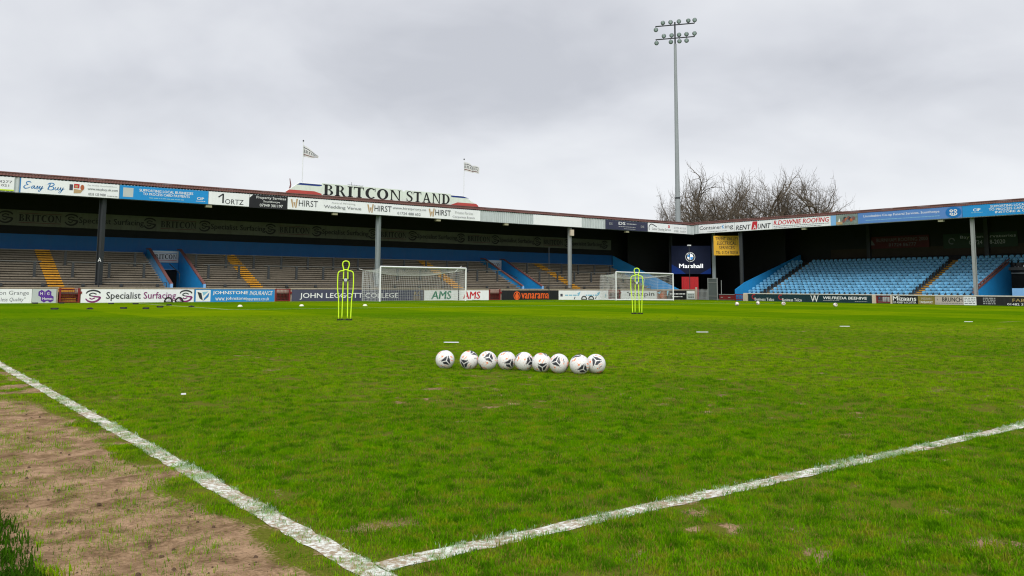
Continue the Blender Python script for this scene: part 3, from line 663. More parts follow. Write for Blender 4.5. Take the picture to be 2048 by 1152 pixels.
# -- fascia of the seated stand
s = fascR(54.30, 49.84, board_white, 'white fascia advert with black lettering and one blue letter at the corner')
s.text('Container', (.02, .40, .65, .84), ink, .015); s.text('K', (.66, .40, .73, .84), mat('letter_blue', (.05, .35, .75)), .03); s.text('ing', (.74, .24, .97, .84), ink, .01); s.small((.25, .08, .8, .2), 1, greyink, 3)
s = fascR(49.80, 45.48, board_white, 'white fascia advert with slanted black capitals round a red block')
s.text('RENT', (.03, .12, .44, .66), ink, .04, .2); s.poly([(.45, .08), (.60, .08), (.62, .98), (.49, .98)], redink); s.text('A', (.50, .12, .585, .6), whitep, .02, .1); s.text('UNIT', (.62, .14, .97, .68), ink, .04, .2)
s = fascR(45.44, 39.40, board_white, 'white fascia advert with slanted red roofing capitals')
s.text('R.DOWNIE ROOFING', (.02, .42, .98, .92), redink, .05, .2); s.small((.02, .22, .98, .36), 1, greyink, 5); s.small((.02, .04, .85, .18), 1, greyink, 8)
s = fascR(39.36, 38.86, lilac, 'narrow plain blue panel between two fascia adverts')
s = fascR(38.84, 36.82, mat('green_grey_print', (.20, .26, .24), .5, .5, 3), 'small fascia picture of red and black machinery against trees', 6.66)
for k in range(9): s.shape(P2().disc((.35+.06*k)*s.W, (.35+.4*((k*37 % 10)/10))*s.H, .14, .15), [maroon, ink, mat('rust_print', (.45, .12, .05)), greyink][k % 4])
s.rect((0, 0, .3, .3), tan); s.poly([(.1, .3), (.16, .7), (.2, .3)], whitep)
s = fascR(36.78, 28.05, coopb, 'long violet blue fascia advert with white lettering and round emblem', 6.64, 7.54)
s.text('Lincolnshire Co-op Funeral Services, Scunthorpe', (.06, .50, .80, .78), whitep, .015); s.small((.08, .2, .45, .34), 1, paleblue, 5); s.small((.46, .2, .80, .34), 1, paleblue, 9)
s.shape(P2().disc(.925*s.W, .5*s.H, .62, .44), coopd)
cx = .925*s.W
for dx, y in ((-.16, .64), (.16, .64), (-.16, .36), (.16, .36)): s.shape(P2().ring(cx+dx, y*s.H, .14, .105, .065, .05, 0, 360), whitep)
s.rect((.907, .20, .943, .25), whitep)
s = fascR(28.02, 20.0, cyanb, 'bright cyan fascia advert about card payments at the right edge', 6.64, 7.54)
s.text('CIP', (.10, .46, .17, .70), whitep, .05); s.small((.08, .3, .19, .4), 1, paleblue, 2)
s.text('SUPPORTING LOCAL BUSINESSES', (.26, .68, .75, .88), whitep, .025); s.text('TO PROCESS CARD PAYMENTS', (.245, .42, .75, .62), whitep, .025); s.text('INSTORE & ONLINE', (.30, .18, .7, .36), whitep, .025)
s = fascR(19.96, 12.0, board_white, 'plain white fascia panel beyond the card payment advert')

# ------------------------------------------------------------------ terrace stand
ST = empty('terrace_stand', (30, 54.9, 0), 'long roofed terrace stand of concrete steps with blue rear wall behind the goals', 'stand')
u0_, u1_ = -12.0, 66.4
# roof, fascia
mb = MB().prism([(54.94, 7.44), (54.94, 7.62), (63.2, 8.0), (63.2, 7.70)], 'x', u0_, 76.8); mb.build('roof', darkwall, ST)
def ribbed(w, h, n, d=.035):
    mb = MB(); vs_ = []; 
    for i in range(n*4+1):
        x = w*i/(n*4); y = (0, 0, -d, -d)[i % 4]
        vs_ += [(x, y, 0), (x, y, h)]
    return mb.add(vs_, [(2*i, 2*i+2, 2*i+3, 2*i+1) for i in range(n*4)])
sheet = ribbed(1.02, .92, 5).mesh('cladding_sheet', clad)
for k in range(int((u1_-u0_)/1.02)+1): place('cladding_sheet', sheet, ST, T(u0_+k*1.02, 54.965, 6.54))
edge = ribbed(1.02, .18, 6, .018).mesh('roof_edge_sheet', maroon)
for k in range(int((u1_-u0_)/1.02)+1): place('roof_edge_sheet', edge, ST, T(u0_+k*1.02, 54.88, 7.50+.012*math.sin(k*1.7)))
block('gutter', (u0_, 54.83, 7.68), (66.44, 54.93, 7.735), maroon, ST)
block('fascia_rail', (u0_, 54.98, 6.5), (66.4, 55.06, 6.56), darksteel, ST)
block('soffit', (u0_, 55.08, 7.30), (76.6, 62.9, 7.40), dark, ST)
# rear wall
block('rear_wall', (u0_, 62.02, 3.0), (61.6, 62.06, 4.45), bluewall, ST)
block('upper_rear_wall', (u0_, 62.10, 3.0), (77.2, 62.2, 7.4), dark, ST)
# terracing
NST, RISE, TREAD, V0, Z0 = 16, .156, .385, 55.2, .90
def endu(v): return 60.4
for i in range(NST):
    v = V0+TREAD*i; z1 = Z0+RISE*(i+1)
    for a, e in ((-11.9, 14.45), (17.12, 43.88), (46.62, endu(v)-.25)):
        mb = MB().box((a, v-.05, z1-.084), (e, v+TREAD+.14, z1)); mb.box((a, v+.12, z1-RISE-.001), (e, v+.16, z1-.085))
        mb.build('terrace_step', concrete, ST)
block('front_walkway', (-11.9, 54.3, .55), (64.4, 55.16, .62), concrete, ST)
block('terrace_base', (-11.9, 55.2, -.1), (64.0, 55.24, .91), wallcon, ST)
for a, e in ((7.61, 8.51), (20.13, 21.02), (37.0, 37.95), (49.9, 50.9)):
    sw = empty('stairway', (a, 55.2, 0), parent=ST)
    me = MB().box((0, 0, -.084), (e-a, .3, .004)).mesh('yellow_step', yellow)
    bk = MB().box((0, 0, 0), (e-a, .02, .062)).mesh('step_recess', mat('dark_red_recess', (.05, .015, .012), .8))
    for i in range(NST):
        v = V0+TREAD*i-.056; z1 = Z0+RISE*(i+1)
        place('yellow_step', me, sw, T(a, v, z1)); place('step_recess', bk, sw, T(a, v+.150, z1-RISE+.002))
    for i in range(6):
        place('yellow_step', me, sw, T(a+.55, 54.32+.14*i, .14+.15*i))
# handrails and barriers
barpost = MB().box((-.075, -.04, 0), (.075, .04, 1.0)).mesh('post', darksteel)
def barrier(u_from, u_to, v, step0, pitchd):
    zf = Z0+RISE*step0; br = empty('crush_barrier', (u_from, v, zf), parent=ST); u_ = u_from
    while u_ <= u_to+.01: place('post', barpost, br, T(u_, v, zf)); u_ += pitchd
    MB().tube([(u_from-.35, v-.02, zf+.98), (u_to+.35, v-.02, zf+.98)], .03, 6).build('rail', mat('rail_grey', (.11, .115, .11), .6), br)
for a, e in ((-7.85, 7.06), (9.19, 13.45), (17.68, 19.82), (21.98, 36.9), (38.3, 42.6), (47.3, 49.5), (51.5, 60.1)): barrier(a, e, 56.62, 4, 2.13)
for a, e in ((-7.95, 6.92), (9.06, 13.32), (17.40, 19.54), (21.58, 36.5), (38.6, 42.9), (47.4, 49.5), (51.6, 58.1)): barrier(a, e, 58.55, 9, 2.13)
fpost = MB().box((-.085, -.05, 0), (.085, .05, .19)).mesh('post', darksteel)
for a, e in ((-9, 7.5), (8.6, 14.5), (17.3, 20.0), (21.1, 36.9), (38.1, 43.9), (46.9, 49.8), (51.0, 60.1)):
    hr = empty('front_handrail', (a, 55.05, .95), parent=ST); MB().tube([(a, 55.05, 1.24), (e, 55.05, 1.24)], .022, 6).build('rail', darksteel, hr)
    for x in np.arange(math.ceil((a-5.13)/2.2)*2.2+5.13, e, 2.2): place('post', fpost, hr, T(x, 55.05, .97))
    MB().tube([(e, 55.05, .62), (e, 55.05, 1.24)], .022, 6).build('end_post', darksteel, hr)
# passage walls
for a, e in ((14.80, 17.04), (44.23, 46.53)):
    vm = empty('passage', (a, 55.2, .5), parent=ST)
    for x in (a, e-.10):
        MB().prism([(55.22, .3), (61.5, .3), (61.5, 3.62), (60.95, 3.62), (55.22, 1.10)], 'x', x, x+.10).build('side_wall', bluelight, vm)
        MB().prism([(55.18, 1.10), (60.95, 3.62), (61.5, 3.62), (61.5, 3.72), (60.93, 3.72), (55.18, 1.20)], 'x', x-.04, x+.14).build('wall_coping', maroon, vm)
        block('wall_end_post', (x-.03, 55.14, .88), (x+.13, 55.22, 1.18), lilac, vm)
    block('back_panel', (a+.1, 61.2, 2.20), (e-.1, 61.25, 3.6), bluelight, vm); block('doorway', (a+.1, 61.4, .3), (e-.1, 61.45, 2.2), dark, vm)
    block('passage_floor', (a+.1, 55.3, .28), (e-.1, 61.4, .32), concrete, vm)
    MB().tube([(a+1.2, 57.5, .32), (a+1.2, 57.5, 1.9), (a+1.2, 60.0, 2.6)], .03, 6).build('centre_handrail', darksteel, vm)
# sloping end wall and rear band end
mb = MB().add([(64.6, 55.15, -.1), (61.7, 62.0, -.1), (61.7, 62.0, 4.42), (64.6, 55.15, .82), (64.75, 55.2, -.1), (61.85, 62.05, -.1), (61.85, 62.05, 4.42), (64.75, 55.2, .82)],
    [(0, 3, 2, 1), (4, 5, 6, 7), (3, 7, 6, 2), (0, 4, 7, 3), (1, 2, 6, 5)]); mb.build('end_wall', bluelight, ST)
def hbeam(h, b=.30, d=.30, tf=.03):
    return MB().box((-b/2, -d/2, 0), (b/2, -d/2+tf, h)).box((-b/2, d/2-tf, 0), (b/2, d/2, h)).box((-.02, -d/2+tf, 0), (.02, d/2-tf, h))
for k, (x, m_) in enumerate(((-9.3, darksteel), (10.46, darksteel), (30.12, steel), (49.80, greysteel))):
    hbeam(6.55-.6).build('column', m_, ST, T(x, 55.32, .6) @ Matrix.Rotation(math.radians(35), 4, 'Z'), local=True)
block('junction_box', (49.62, 54.98, 5.75), (50.02, 55.14, 6.3), creamc, ST)
v_, f_, _k = sans('A', 0); mb = MB(); mb.v = [(x, 0, y) for x, y in fit(v_, (0, 0, .2, .26))]; mb.f = f_
mb.build('column_letter', whitep, ST, T(10.30, 55.10, 2.52), local=True)
flood = MB().box((-.2, -.14, -.16), (.2, .14, 0)).mesh('fascia_lamp', mat('lamp_housing', (.35, .33, .22)))
for x in (17.0, 26.3, 35.4, 42.3, 56.9): place('fascia_lamp', flood, ST, T(x, 55.12, 6.5))

# banner along the rear wall and passage signs
bn_m = mat('shaded_banner', (.14, .15, .115), .8, .25, 1.0, grime=.5); bink = mat('banner_ink', (.02, .02, .022), .7)  # pale banner given a dark base colour that holds the shade under the roof
s = Sign('wall_banner', 'L', (-6.0, 61.99, 5.0), 67.5, 1.05, bn_m, 'long banner strip with painted-in roof shade repeating a builder name high on the terrace rear wall', 'banner')
for k in range(-1, 6):
    x = 6.72+9.08*k+6.0
    if x > 0: s._put('lettering', fit(serif('BRITCON')[0], (x, .30, x+2.55, .78)), serif('BRITCON')[1], bink); s.shape(P2().rect(x, .20, x+2.55, .235).rect(x, .83, x+2.55, .86), mat('banner_red', (.12, .03, .03)), 'underline')
    for q_ in (9.89, 15.04):
        xs = q_+9.08*k+6.0
        if xs < 66.5 and xs > .5: put_swirl(s, ((xs-.42)/67.5, .15, (xs+.42)/67.5, .88), bink, bink)
    xt = 10.36+9.08*k+6.0
    if xt+4.3 < 67: s._put('lettering', fit(sans('Specialist Surfacing', .02)[0], (xt, .22, xt+4.27, .75)), sans('Specialist Surfacing', .02)[1], bink, sans('Specialist Surfacing', .02)[2])
for a, lab in ((14.92, 'white name sign above the stepped passage left of the first goal'), (44.35, 'white name sign above the passage near the black hoarding')):
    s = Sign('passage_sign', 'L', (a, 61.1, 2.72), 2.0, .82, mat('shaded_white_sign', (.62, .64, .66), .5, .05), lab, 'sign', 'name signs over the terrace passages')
    s.serif('BRITCON', (.06, .3, .94, .72), ink); s.rect((.06, .17, .94, .21), redink); s.rect((.06, .80, .94, .84), midblue)

# perimeter wall and gates of the terrace
PW = empty('terrace_perimeter_wall', (30, 54.0, 0), 'low buff concrete wall behind the hoardings of the terrace end', 'wall')
for a, e in ((-11.9, 8.0), (9.22, 21.46), (22.6, 39.75), (40.95, 53.3), (54.85, 65.4)):
    block('wall_section', (a, 53.98, -.12), (e, 54.2, .86), wallcon, PW); block('coping', (a-.02, 53.94, .862), (e+.02, 54.24, .93), wallcon, PW)
def gate(a, e, label):
    gt = empty('pitch_gate', (a, 54.0, 0), label, 'gate', 'red mesh gates in the terrace wall')
    for x in (a+.05, e-.05): MB().box((x-.05, 53.95, -.1), (x+.05, 54.05, .88)).build('gate_post', redp, gt)
    block('top_rail', (a+.1, 53.97, .80), (e-.1, 54.03, .85), redp, gt); block('bottom_rail', (a+.1, 53.97, .03), (e-.1, 54.03, .08), redp, gt)
    n = 9; w_ = e-a-.2
    b1 = MB().box((0, 0, .08), (.014, .014, .80)).mesh('mesh_bar', redp); b2 = MB().box((0, 0, 0), (w_, .014, .014)).mesh('mesh_bar', redp)
    for k in range(1, n): place('mesh_bar', b1, gt, T(a+.1+w_*k/n, 54.0, 0))
    for k in range(1, 7): place('mesh_bar', b2, gt, T(a+.1, 53.98, .08+.72*k/7))
    block('latch', (e-.02, 53.9, .55), (e+.1, 53.95, .68), redp, gt)
gate(8.06, 9.18, 'red mesh gate in front of yellow steps beside the purple hexagon board')
gate(21.46, 22.56, 'red mesh gate between the blue insurance board and the slate board')
gate(39.76, 40.94, 'red gate between the red lettered white board and the black board')
gate(53.32, 54.82, 'red gate behind the left post of the portable goal')

# name sign on the roof
RS = Sign('roof_name_sign', 'L', (22.44, 55.04, 7.70), 16.92, .86, mat('sign_offwhite', (.74, .80, .75), .5, .05, grime=.12), None)
RS.o.data.clear_geometry()
mb = MB().prism([(0, .12), (0, 0), (16.92, 0), (16.92, .12), (15.4, .84), (1.0, .84)], 'z', -.10, 0)
RS.o.data.from_pydata(mb.v, [], mb.f); tag(RS.o, 'long tapered roof sign with big black serif stand name', 'sign')
RS.poly([(.030, .56), (.058, .93), (.165, .93), (.135, .72)], mat('deep_blue_print', (.012, .035, .22)), 'blue_stripe') if False else None
dblue = mat('deep_blue_print', (.012, .035, .22))
RS.poly([(.046, .80), (.062, .955), (.185, .955), (.15, .80)], dblue, 'blue_stripe'); RS.poly([(.812, .955), (.908, .955), (.945, .80), (.85, .80)], dblue, 'blue_stripe')
RS.poly([(.0, .03), (.0, .14), (.014, .34), (.13, .34), (.185, .06)], mat('brick_red_print', (.48, .07, .06)), 'red_stripe'); RS.poly([(.835, .06), (.875, .34), (.986, .34), (1.0, .14), (1.0, .03)], mat('brick_red_print', (.48, .07, .06)), 'red_stripe')
for a_, b_ in (((0, .12), (1.0, .84)), ((1.0, .84), (15.4, .84)), ((15.4, .84), (16.92, .12))):
    mb = MB().tube([(a_[0], a_[1], -.03), (b_[0], b_[1], -.03)], .035, 6); mb.build('edge_trim', whitep, RS.o, RS.w, local=True)
for word, x0, x1 in (('BRITCON', 2.87, 9.45), ('STAND', 9.95, 14.02)):
    bk = MB().box((x0-.12, .03, .001), (x1+.12, .94, .02)); bk.build('letter_backing', mat('sign_offwhite', (.70, .74, .70)), RS.o, RS.w, local=True)
    v_, f_ = serif(word); P_ = fit(v_, (x0, .055, x1, .885)); mb = MB()
    mb.v = [(x, y, .03) for x, y in P_]; mb.f = f_; mb.build('lettering', black, RS.o, RS.w, local=True)
def flagpole(x, label, kind):
    fp = empty('flagpole', (x, 57.0, 7.7), label, 'flagpole', 'flagpoles on the terrace roof')
    MB().tube([(x, 57, 7.7), (x, 57, 11.95)], [.035, .025], 8).build('pole', white, fp); MB().lathe([(.01, 0), (.06, .03), (.06, .10), (.01, .14)], 8, (x, 57, 11.93)).build('finial', darksteel, fp)
    n, m_ = 14, 8; vs_ = []
    for i in range(n+1):
        for j in range(m_+1):
            f = i/n; h = j/m_
            if kind == 0: xx = x+.05+f*1.25; zz_ = 11.7-.35*f-.75*f*(.55+0*h)-(1-h)*.95*(1-f*.82)+.05*math.sin(f*9); yy = 57+.14*math.sin(f*8+h)
            else: xx = x+.05+f*1.45; zz_ = 11.75-.32*f-(1-h)*(.80-.25*f)+.06*math.sin(f*10); yy = 57+.16*math.sin(f*10+h*1.2)
            vs_.append((xx, yy, zz_))
    fs_ = [(i*(m_+1)+j, (i+1)*(m_+1)+j, (i+1)*(m_+1)+j+1, i*(m_+1)+j+1) for i in range(n) for j in range(m_)]
    fl = MB().add(vs_, fs_).build('flag', mat('flag_cloth', (.75, .75, .77), .8, .1), fp, smooth=True)
    # print follows the cloth
    def on(f, h):
        i = min(max(f, 0), .999)*n; j = min(max(h, 0), .999)*m_; a, c = int(i), int(j); fi, fj = i-a, j-c; g_ = lambda p, q_: Vector(vs_[p*(m_+1)+q_])
        return (g_(a, c)*(1-fi)+g_(a+1, c)*fi)*(1-fj)+(g_(a, c+1)*(1-fi)+g_(a+1, c+1)*fi)*fj-Vector((0, .012, 0))
    v_, f_ = serif('BRITCON'); mb = MB(); mb.v = [tuple(on(a, c)) for a, c in fit(v_, (.05, .38, .95, .66))]; mb.f = f_; mb.build('lettering', greyink, fp)
    for h0, h1, m2 in ((.16, .24, maroon), (.78, .84, navy)):
        mb = MB(); mb.v = [tuple(on(i/20, h)) for i in range(20) for h in (h0, h1)]; mb.f = [(2*i, 2*i+2, 2*i+3, 2*i+1) for i in range(19)]; mb.build('stripe', m2, fp)
flagpole(24.5, 'white flagpole at the blue striped left end of the roof sign with drooping flag', 0)
flagpole(39.2, 'white flagpole at the right end of the roof sign with flag blown flat', 1)
fin = empty('roof_finial', (23.45, 57, 7.8), 'small spiked finial on the roof left of the name sign', 'finial')
MB().tube([(23.45, 57, 7.8), (23.6, 57, 8.6), (23.52, 57, 9.05)], [.10, .05, .03], 6).build('spike', maroon, fin)
MB().tube([(23.35, 57, 7.8), (23.75, 57, 8.35)], .03, 6).build('stay', greysteel, fin)
ae = empty('roof_aerial', (28.9, 57.6, 7.9), 'small television aerial poking above the roof name sign', 'aerial')
MB().tube([(28.9, 57.6, 7.9), (28.9, 57.6, 9.25)], .02, 6).build('mast', greysteel, ae); mb = MB()
mb.tube([(28.55, 57.6, 9.05), (29.9, 57.6, 8.98)], .015, 5)
for k in range(5): mb.tube([(28.8+.25*k, 57.35, 9.03), (28.8+.25*k, 57.85, 9.03)], .01, 5)
mb.build('boom', greysteel, ae)

# ------------------------------------------------------------------ seated stand
SS = empty('seated_stand', (66.6, 38, 0), 'roofed stand with rows of pale blue plastic seats along the right side', 'stand')
MB().prism([(66.54, 7.52), (66.54, 7.70), (77.6, 8.0), (77.6, 7.72)], 'y', 11.0, 54.92).build('roof', darkwall, SS)
Rz = Matrix.Rotation(-math.pi/2, 4, 'Z')
sheet2 = ribbed(1.02, .95, 5).mesh('cladding_sheet', clad); edge2 = ribbed(1.02, .18, 6, .018).mesh('roof_edge_sheet', maroon)
for k in range(44):
    y = 55.0-1.02*k
    place('cladding_sheet', sheet2, SS, T(66.56, y, 6.60) @ Rz); place('roof_edge_sheet', edge2, SS, T(66.48, y, 7.56+.014*math.sin(k*2.1)) @ Rz)
block('gutter', (66.43, 11, 7.74), (66.53, 54.83, 7.795), maroon, SS)
block('fascia_rail', (66.58, 11, 6.57), (66.66, 55, 6.63), darksteel, SS)
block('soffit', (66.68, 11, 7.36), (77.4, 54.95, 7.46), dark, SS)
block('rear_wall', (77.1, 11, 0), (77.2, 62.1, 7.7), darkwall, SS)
block('rear_cladding', (77.0, 12, 4.15), (77.08, 46, 5.0), brownwall, SS)
block('walkway_wall', (75.4, 12, 3.0), (75.5, 49.0, 3.75), brownwall, SS)
RU, RR, RT = 66.9, .25, .59
stepm = mat('stand_concrete', (.13, .13, .13), .9, .2, grime=.3)
NR = 13
for i in range(NR+1):
    u_ = RU+RT*i; z1 = .13+RR*i
    for a, e in ((27.95, 48.9), (12.0, 24.4)) if i < 11 else ((12.0, 48.9),):
        MB().box((u_-.12, a, z1-RR), (u_+RT-.12, e, z1)).build('seating_step', stepm, SS)
# seats: tip-up shell on a bracket, back towards +X
def seat_mesh():
    mb = MB(); n = 6
    def shell(z0, z1, y0, x0, lean, th, bow):
        vs_ = []
        for j in range(4):
            h = j/3; z = z0+(z1-z0)*h; hw = y0*(1-.20*max(0, (h-.45)/.55)**2)
            for i in range(n+1):
                q_ = i/n*2-1; x = x0+lean*h-bow*(q_*q_)*1.0
                vs_.append((x, q_*hw, z-(.045*abs(q_)**3 if j == 3 else 0)))
        k = len(vs_); vs_ += [(p[0]+th, p[1], p[2]) for p in vs_]
        fs_ = [(j*(n+1)+i, (j+1)*(n+1)+i, (j+1)*(n+1)+i+1, j*(n+1)+i+1) for j in range(3) for i in range(n)]
        fs_ += [tuple(k+q_ for q_ in f[::-1]) for f in fs_]
        rim = [i for i in range(n+1)]+[(j*(n+1)+n) for j in (1, 2, 3)]+[3*(n+1)+i for i in range(n-1, -1, -1)]+[2*(n+1), (n+1)]
        fs_ += [(rim[a], rim[(a+1) % len(rim)], k+rim[(a+1) % len(rim)], k+rim[a]) for a in range(len(rim))]
        mb.add(vs_, fs_)
    shell(.556, .80, .196, .30, .05, .03, .06)
    shell(.38, .56, .165, .20, .05, .05, .02)
    mb.box((.33, -.03, .10), (.37, .03, .62))
    return mb
sm_ = seat_mesh(); seatme = sm_.mesh('seat', seatblue, True)
slots = []
def free(i, v):
    if 46.15 < v < 47.2 or 31.65 < v < 32.85: return False
    if i < 11 and 24.5 < v < 27.95: return False
    return True
for i in range(NR):
    v = 48.55
    while v > 12.5:
        if free(i, v): slots.append((i, v+random.uniform(-.012, .012)))
        v -= .485
vis = [s_ for s_ in slots if s_[1] > 23.0]; vis.sort(key=lambda s_: (s_[0], s_[1])); first = set(vis[:298]); rest = MB()
for i, v in slots:
    x = RU+RT*i-.17; z = .13+RR*i
    if (i, v) in first: place('seat', seatme, SS, T(x, v, z) @ Matrix.Rotation(random.uniform(-.03, .03), 4, 'Y'))
    else: rest.add([(p[0]+x, p[1]+v, p[2]+z) for p in sm_.v], sm_.f)
o = rest.build('rear_seats', seatblue, SS, smooth=True); o['kind'] = 'stuff'
for a in (47.15, 32.80):
    sw = empty('stairway', (66.8, a-.9, 0), parent=SS)
    m1 = MB().box((0, 0, -.085), (.12, .92, .003)).mesh('yellow_step', yellow)
    m2 = MB().box((0, 0, -.40), (.42, .92, -.01)).mesh('stair_tread', stepm)
    for k in range(20):
        x = 66.95+.405*k; z = .30+.172*k
        place('stair_tread', m2, sw, T(x+.015, a-.92, z)); place('yellow_step', m1, sw, T(x, a-.92, z))
# side wall at the corner end, low return wall
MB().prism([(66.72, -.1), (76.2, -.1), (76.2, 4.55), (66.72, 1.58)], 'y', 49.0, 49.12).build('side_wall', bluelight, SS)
MB().prism([(65.4, -.1), (66.70, -.1), (66.70, 1.55), (65.4, .95)], 'y', 49.0, 49.1).build('return_wall', bluelight, SS)
# passage at the right
vm = empty('passage', (66.8, 24.6, 0), parent=SS)
MB().prism([(66.82, -.1), (73.7, -.1), (73.7, 3.32), (66.82, .74)], 'y', 27.66, 27.78).build('side_wall', bluelight, vm)
for dz, tk in ((.0, .16), (.30, .07)):
    MB().prism([(66.8, .74+dz), (73.7, 3.32+dz), (73.7, 3.32+dz+tk), (66.8, .74+dz+tk)], 'y', 27.62, 27.72).build('sloping_rail', maroon, vm)
for k in range(9):
    x = 66.9+.84*k; z = .74+.375*(x-66.8); MB().tube([(x, 27.66, z), (x, 27.66, z+.32)], .025, 6).build('rail_post', darksteel, vm)
block('back_wall', (73.72, 24.4, 0), (73.80, 27.8, 3.4), darkwall, vm); block('red_inner_wall', (70.4, 24.5, 0), (73.7, 24.6, 1.9), redp, vm)
block('light_blue_panel', (66.78, 20.0, .55), (66.86, 24.85, 1.16), lilac, vm); block('passage_floor', (66.9, 24.5, -.12), (73.7, 27.7, -.06), stepm, vm)
for k, (x, v, m_) in enumerate(((66.98, 49.45, darksteel), (66.95, 27.52, greysteel))):
    hbeam(6.75, .26, .30).build('column', m_, SS, T(x, v, -.1) @ Matrix.Rotation(math.radians(20), 4, 'Z'), local=True)
MB().tube([(67.2, 49.7, 0), (67.05, 49.75, 6.5)], .03, 6).build('column_cable_pipe', steel, SS)
for v in (42.2, 29.8): place('fascia_lamp', MB().box((-.14, -.2, -.16), (.14, .2, 0)).mesh('fascia_lamp', MATS['lamp_housing']), SS, T(66.74, v, 6.57))
for y in (20.5, 30.6, 41.6): block('rear_wall_pilaster', (76.7, y, 3.6), (77.0, y+.35, 7.3), darksteel, SS)
s = Sign('rear_wall_sign', 'R', (76.95, 42.0, 4.95), 6.1, 1.15, mat('dark_red_sign', (.09, .01, .012), .6), 'dim dark red sign on the rear wall above the blue seats', 'sign')
s.text('BURNHAM ROOFING 2000', (.16, .55, .98, .85), greyink, .01); s.text('01724 86777', (.36, .15, .8, .42), greyink, .01); s.poly([(.03, .3), (.08, .75), (.13, .3)], greyink)
s = Sign('rear_wall_sign', 'R', (76.95, 34.6, 4.75), 6.3, 1.3, mat('dark_green_sign', (.015, .04, .02), .6), 'dim dark green sign on the rear wall near the right column', 'sign')
s.text('Bay Conservatories', (.24, .58, .98, .85), paleink, .01); s.text('01724 848-2020', (.36, .22, .84, .5), paleink, .01); s.shape(P2().ring(.12*s.W, .5*s.H, .3, .3, .2, .2, 0, 300), greyink)
s = Sign('passage_sign', 'R', (73.55, 27.6, 2.45), 3.6, .85, blackb, 'black sign with white lettering over the right passage', 'sign'); s.shape(P2().ring(.125*s.W, .5*s.H, .15, .2, .10, .14, 150, 390), paleink); s.text('HEADS', (.26, .3, .95, .72), whitep, .03); s.rect((0, -.1, 1, -.02), mat('grey_panel', (.5, .55, .55)))
# front wall of the seated stand
PR = empty('seated_stand_wall', (65.3, 38, 0), 'low white topped wall behind the hoardings of the seated stand', 'wall')
for a, e in ((34.98, 47.45), (33.26, 33.42), (12.0, 33.24)):
    block('wall_section', (65.2, a, -.14), (65.4, e, .54), wallcon, PR)
block('coping', (65.13, 12.0, .542), (65.45, 47.92, .62), mat('pale_coping', (.62, .60, .56), .8, .1, grime=.2), PR)
block('cream_pillar', (65.10, 47.46, -.14), (65.42, 47.94, .541), creamc, PR); block('cream_pillar', (65.10, 34.70, -.14), (65.42, 35.00, .541), creamc, PR)
block('cream_pillar', (65.10, 33.285, -.14), (65.18, 33.42, .541), creamc, PR)
def gate_r(a, e, label):
    gt = empty('pitch_gate', (65.3, a, 0), label, 'gate', 'dark red gates in the seated stand wall')
    for y in (a+.05, e-.05): MB().box((65.2, y-.05, -.12), (65.3, y+.05, .53)).build('gate_post', redp, gt)
    for z in (-.05, .42): block('rail', (65.22, a+.1, z), (65.28, e-.1, z+.08), redp, gt)
    n = 5
    for k in range(1, n): block('bar', (65.24, a+.1+(e-a-.2)*k/n, .03), (65.262, a+.122+(e-a-.2)*k/n, .42), redp, gt)
gate_r(33.44, 34.68, 'dark red gate with pale seats showing through it beside the chunky lettered board')
gate_r(47.98, 49.0, 'dark red gate beside the cream corner pillar and blue wall')
for k in range(3): block('pale_seat_box', (66.0, 33.6+.36*k, .0), (66.2, 33.86+.36*k, .42), MATS['grey_panel'], PR)
block('blue_panel', (65.5, 48.5, -.12), (65.56, 49.0, .5), bluelight, PR)

# ------------------------------------------------------------------ corner between the stands
CB = empty('corner_shelter', (70, 56, 0), 'dark roofed corner with steel posts between the two stands', 'shelter')
hbeam(6.6, .26, .26).build('column', darksteel, CB, T(65.9, 57.6, -.1), local=True)
hbeam(6.9, .30, .34).build('column', steel, CB, T(67.8, 53.5, -.1) @ Matrix.Rotation(.6, 4, 'Z'), local=True)
MB().box((62.5, 60.5, -.1), (74.2, 60.6, 7.3)).build('rear_screen_wall', dark, CB)
MB().box((74.0, 49.3, -.1), (74.1, 60.4, 7.3)).build('side_screen_wall', dark, CB)
scr = mat('screen_navy', (.008, .011, .026), .7, .3, .8, spec=.1, emit=.3); scrb = mat('screen_blue', (.006, .022, .12), .7, .3, .8, spec=.1, emit=.3); scrt = mat('screen_white', (.8, .82, .85), .4, .03, emit=.45)
s = Sign('video_screen', 'D', (65.70, 57.34, 2.52), 4.0, 2.92, scr, 'large dark navy video screen with round car badge and white name', 'screen', depth=.3)
s.poly([(.0, .0), (.36, .0), (.18, .20), (.0, .34)], scrb, 'blue_glow_area'); s.poly([(.72, .0), (1, .0), (1, .22), (.88, .12)], scrb, 'blue_glow_area')
W_, H_ = s.W, s.H; cx, cy, R_ = .48*W_, .60*H_, .50
s.shape(P2().disc(cx, cy, R_, R_, 32), mat('badge_silver', (.55, .57, .58), .3, .03, emit=.3), 'badge'); s.shape(P2().disc(cx, cy, R_*.90, R_*.90, 32), mat('badge_black', (.01, .011, .014), .3), 'badge')
s.shape(P2().disc(cx, cy, R_*.62, R_*.62, 32), scrt, 'badge')
for a in (90, 270): s.shape(P2().disc(cx, cy, R_*.60, R_*.60, 12, a, a+90), mat('badge_blue', (.03, .22, .55), .3, .03, emit=.3), 'badge')
for k, ch in enumerate('BMW'):
    a = math.radians(125-35*k); s.text(ch, ((cx+R_*.76*math.cos(a)-.06)/W_, (cy+R_*.76*math.sin(a)-.055)/H_, (cx+R_*.76*math.cos(a)+.06)/W_, (cy+R_*.76*math.sin(a)+.055)/H_), scrt, .02)
s.text('Marshall', (.19, .21, .80, .36), scrt, .035)
s = Sign('trade_sign', 'D', (66.42, 52.38, 4.34), 2.60, 1.95, amber, 'amber yellow sign with black capitals hung under the corner roof', 'sign', depth=.05)
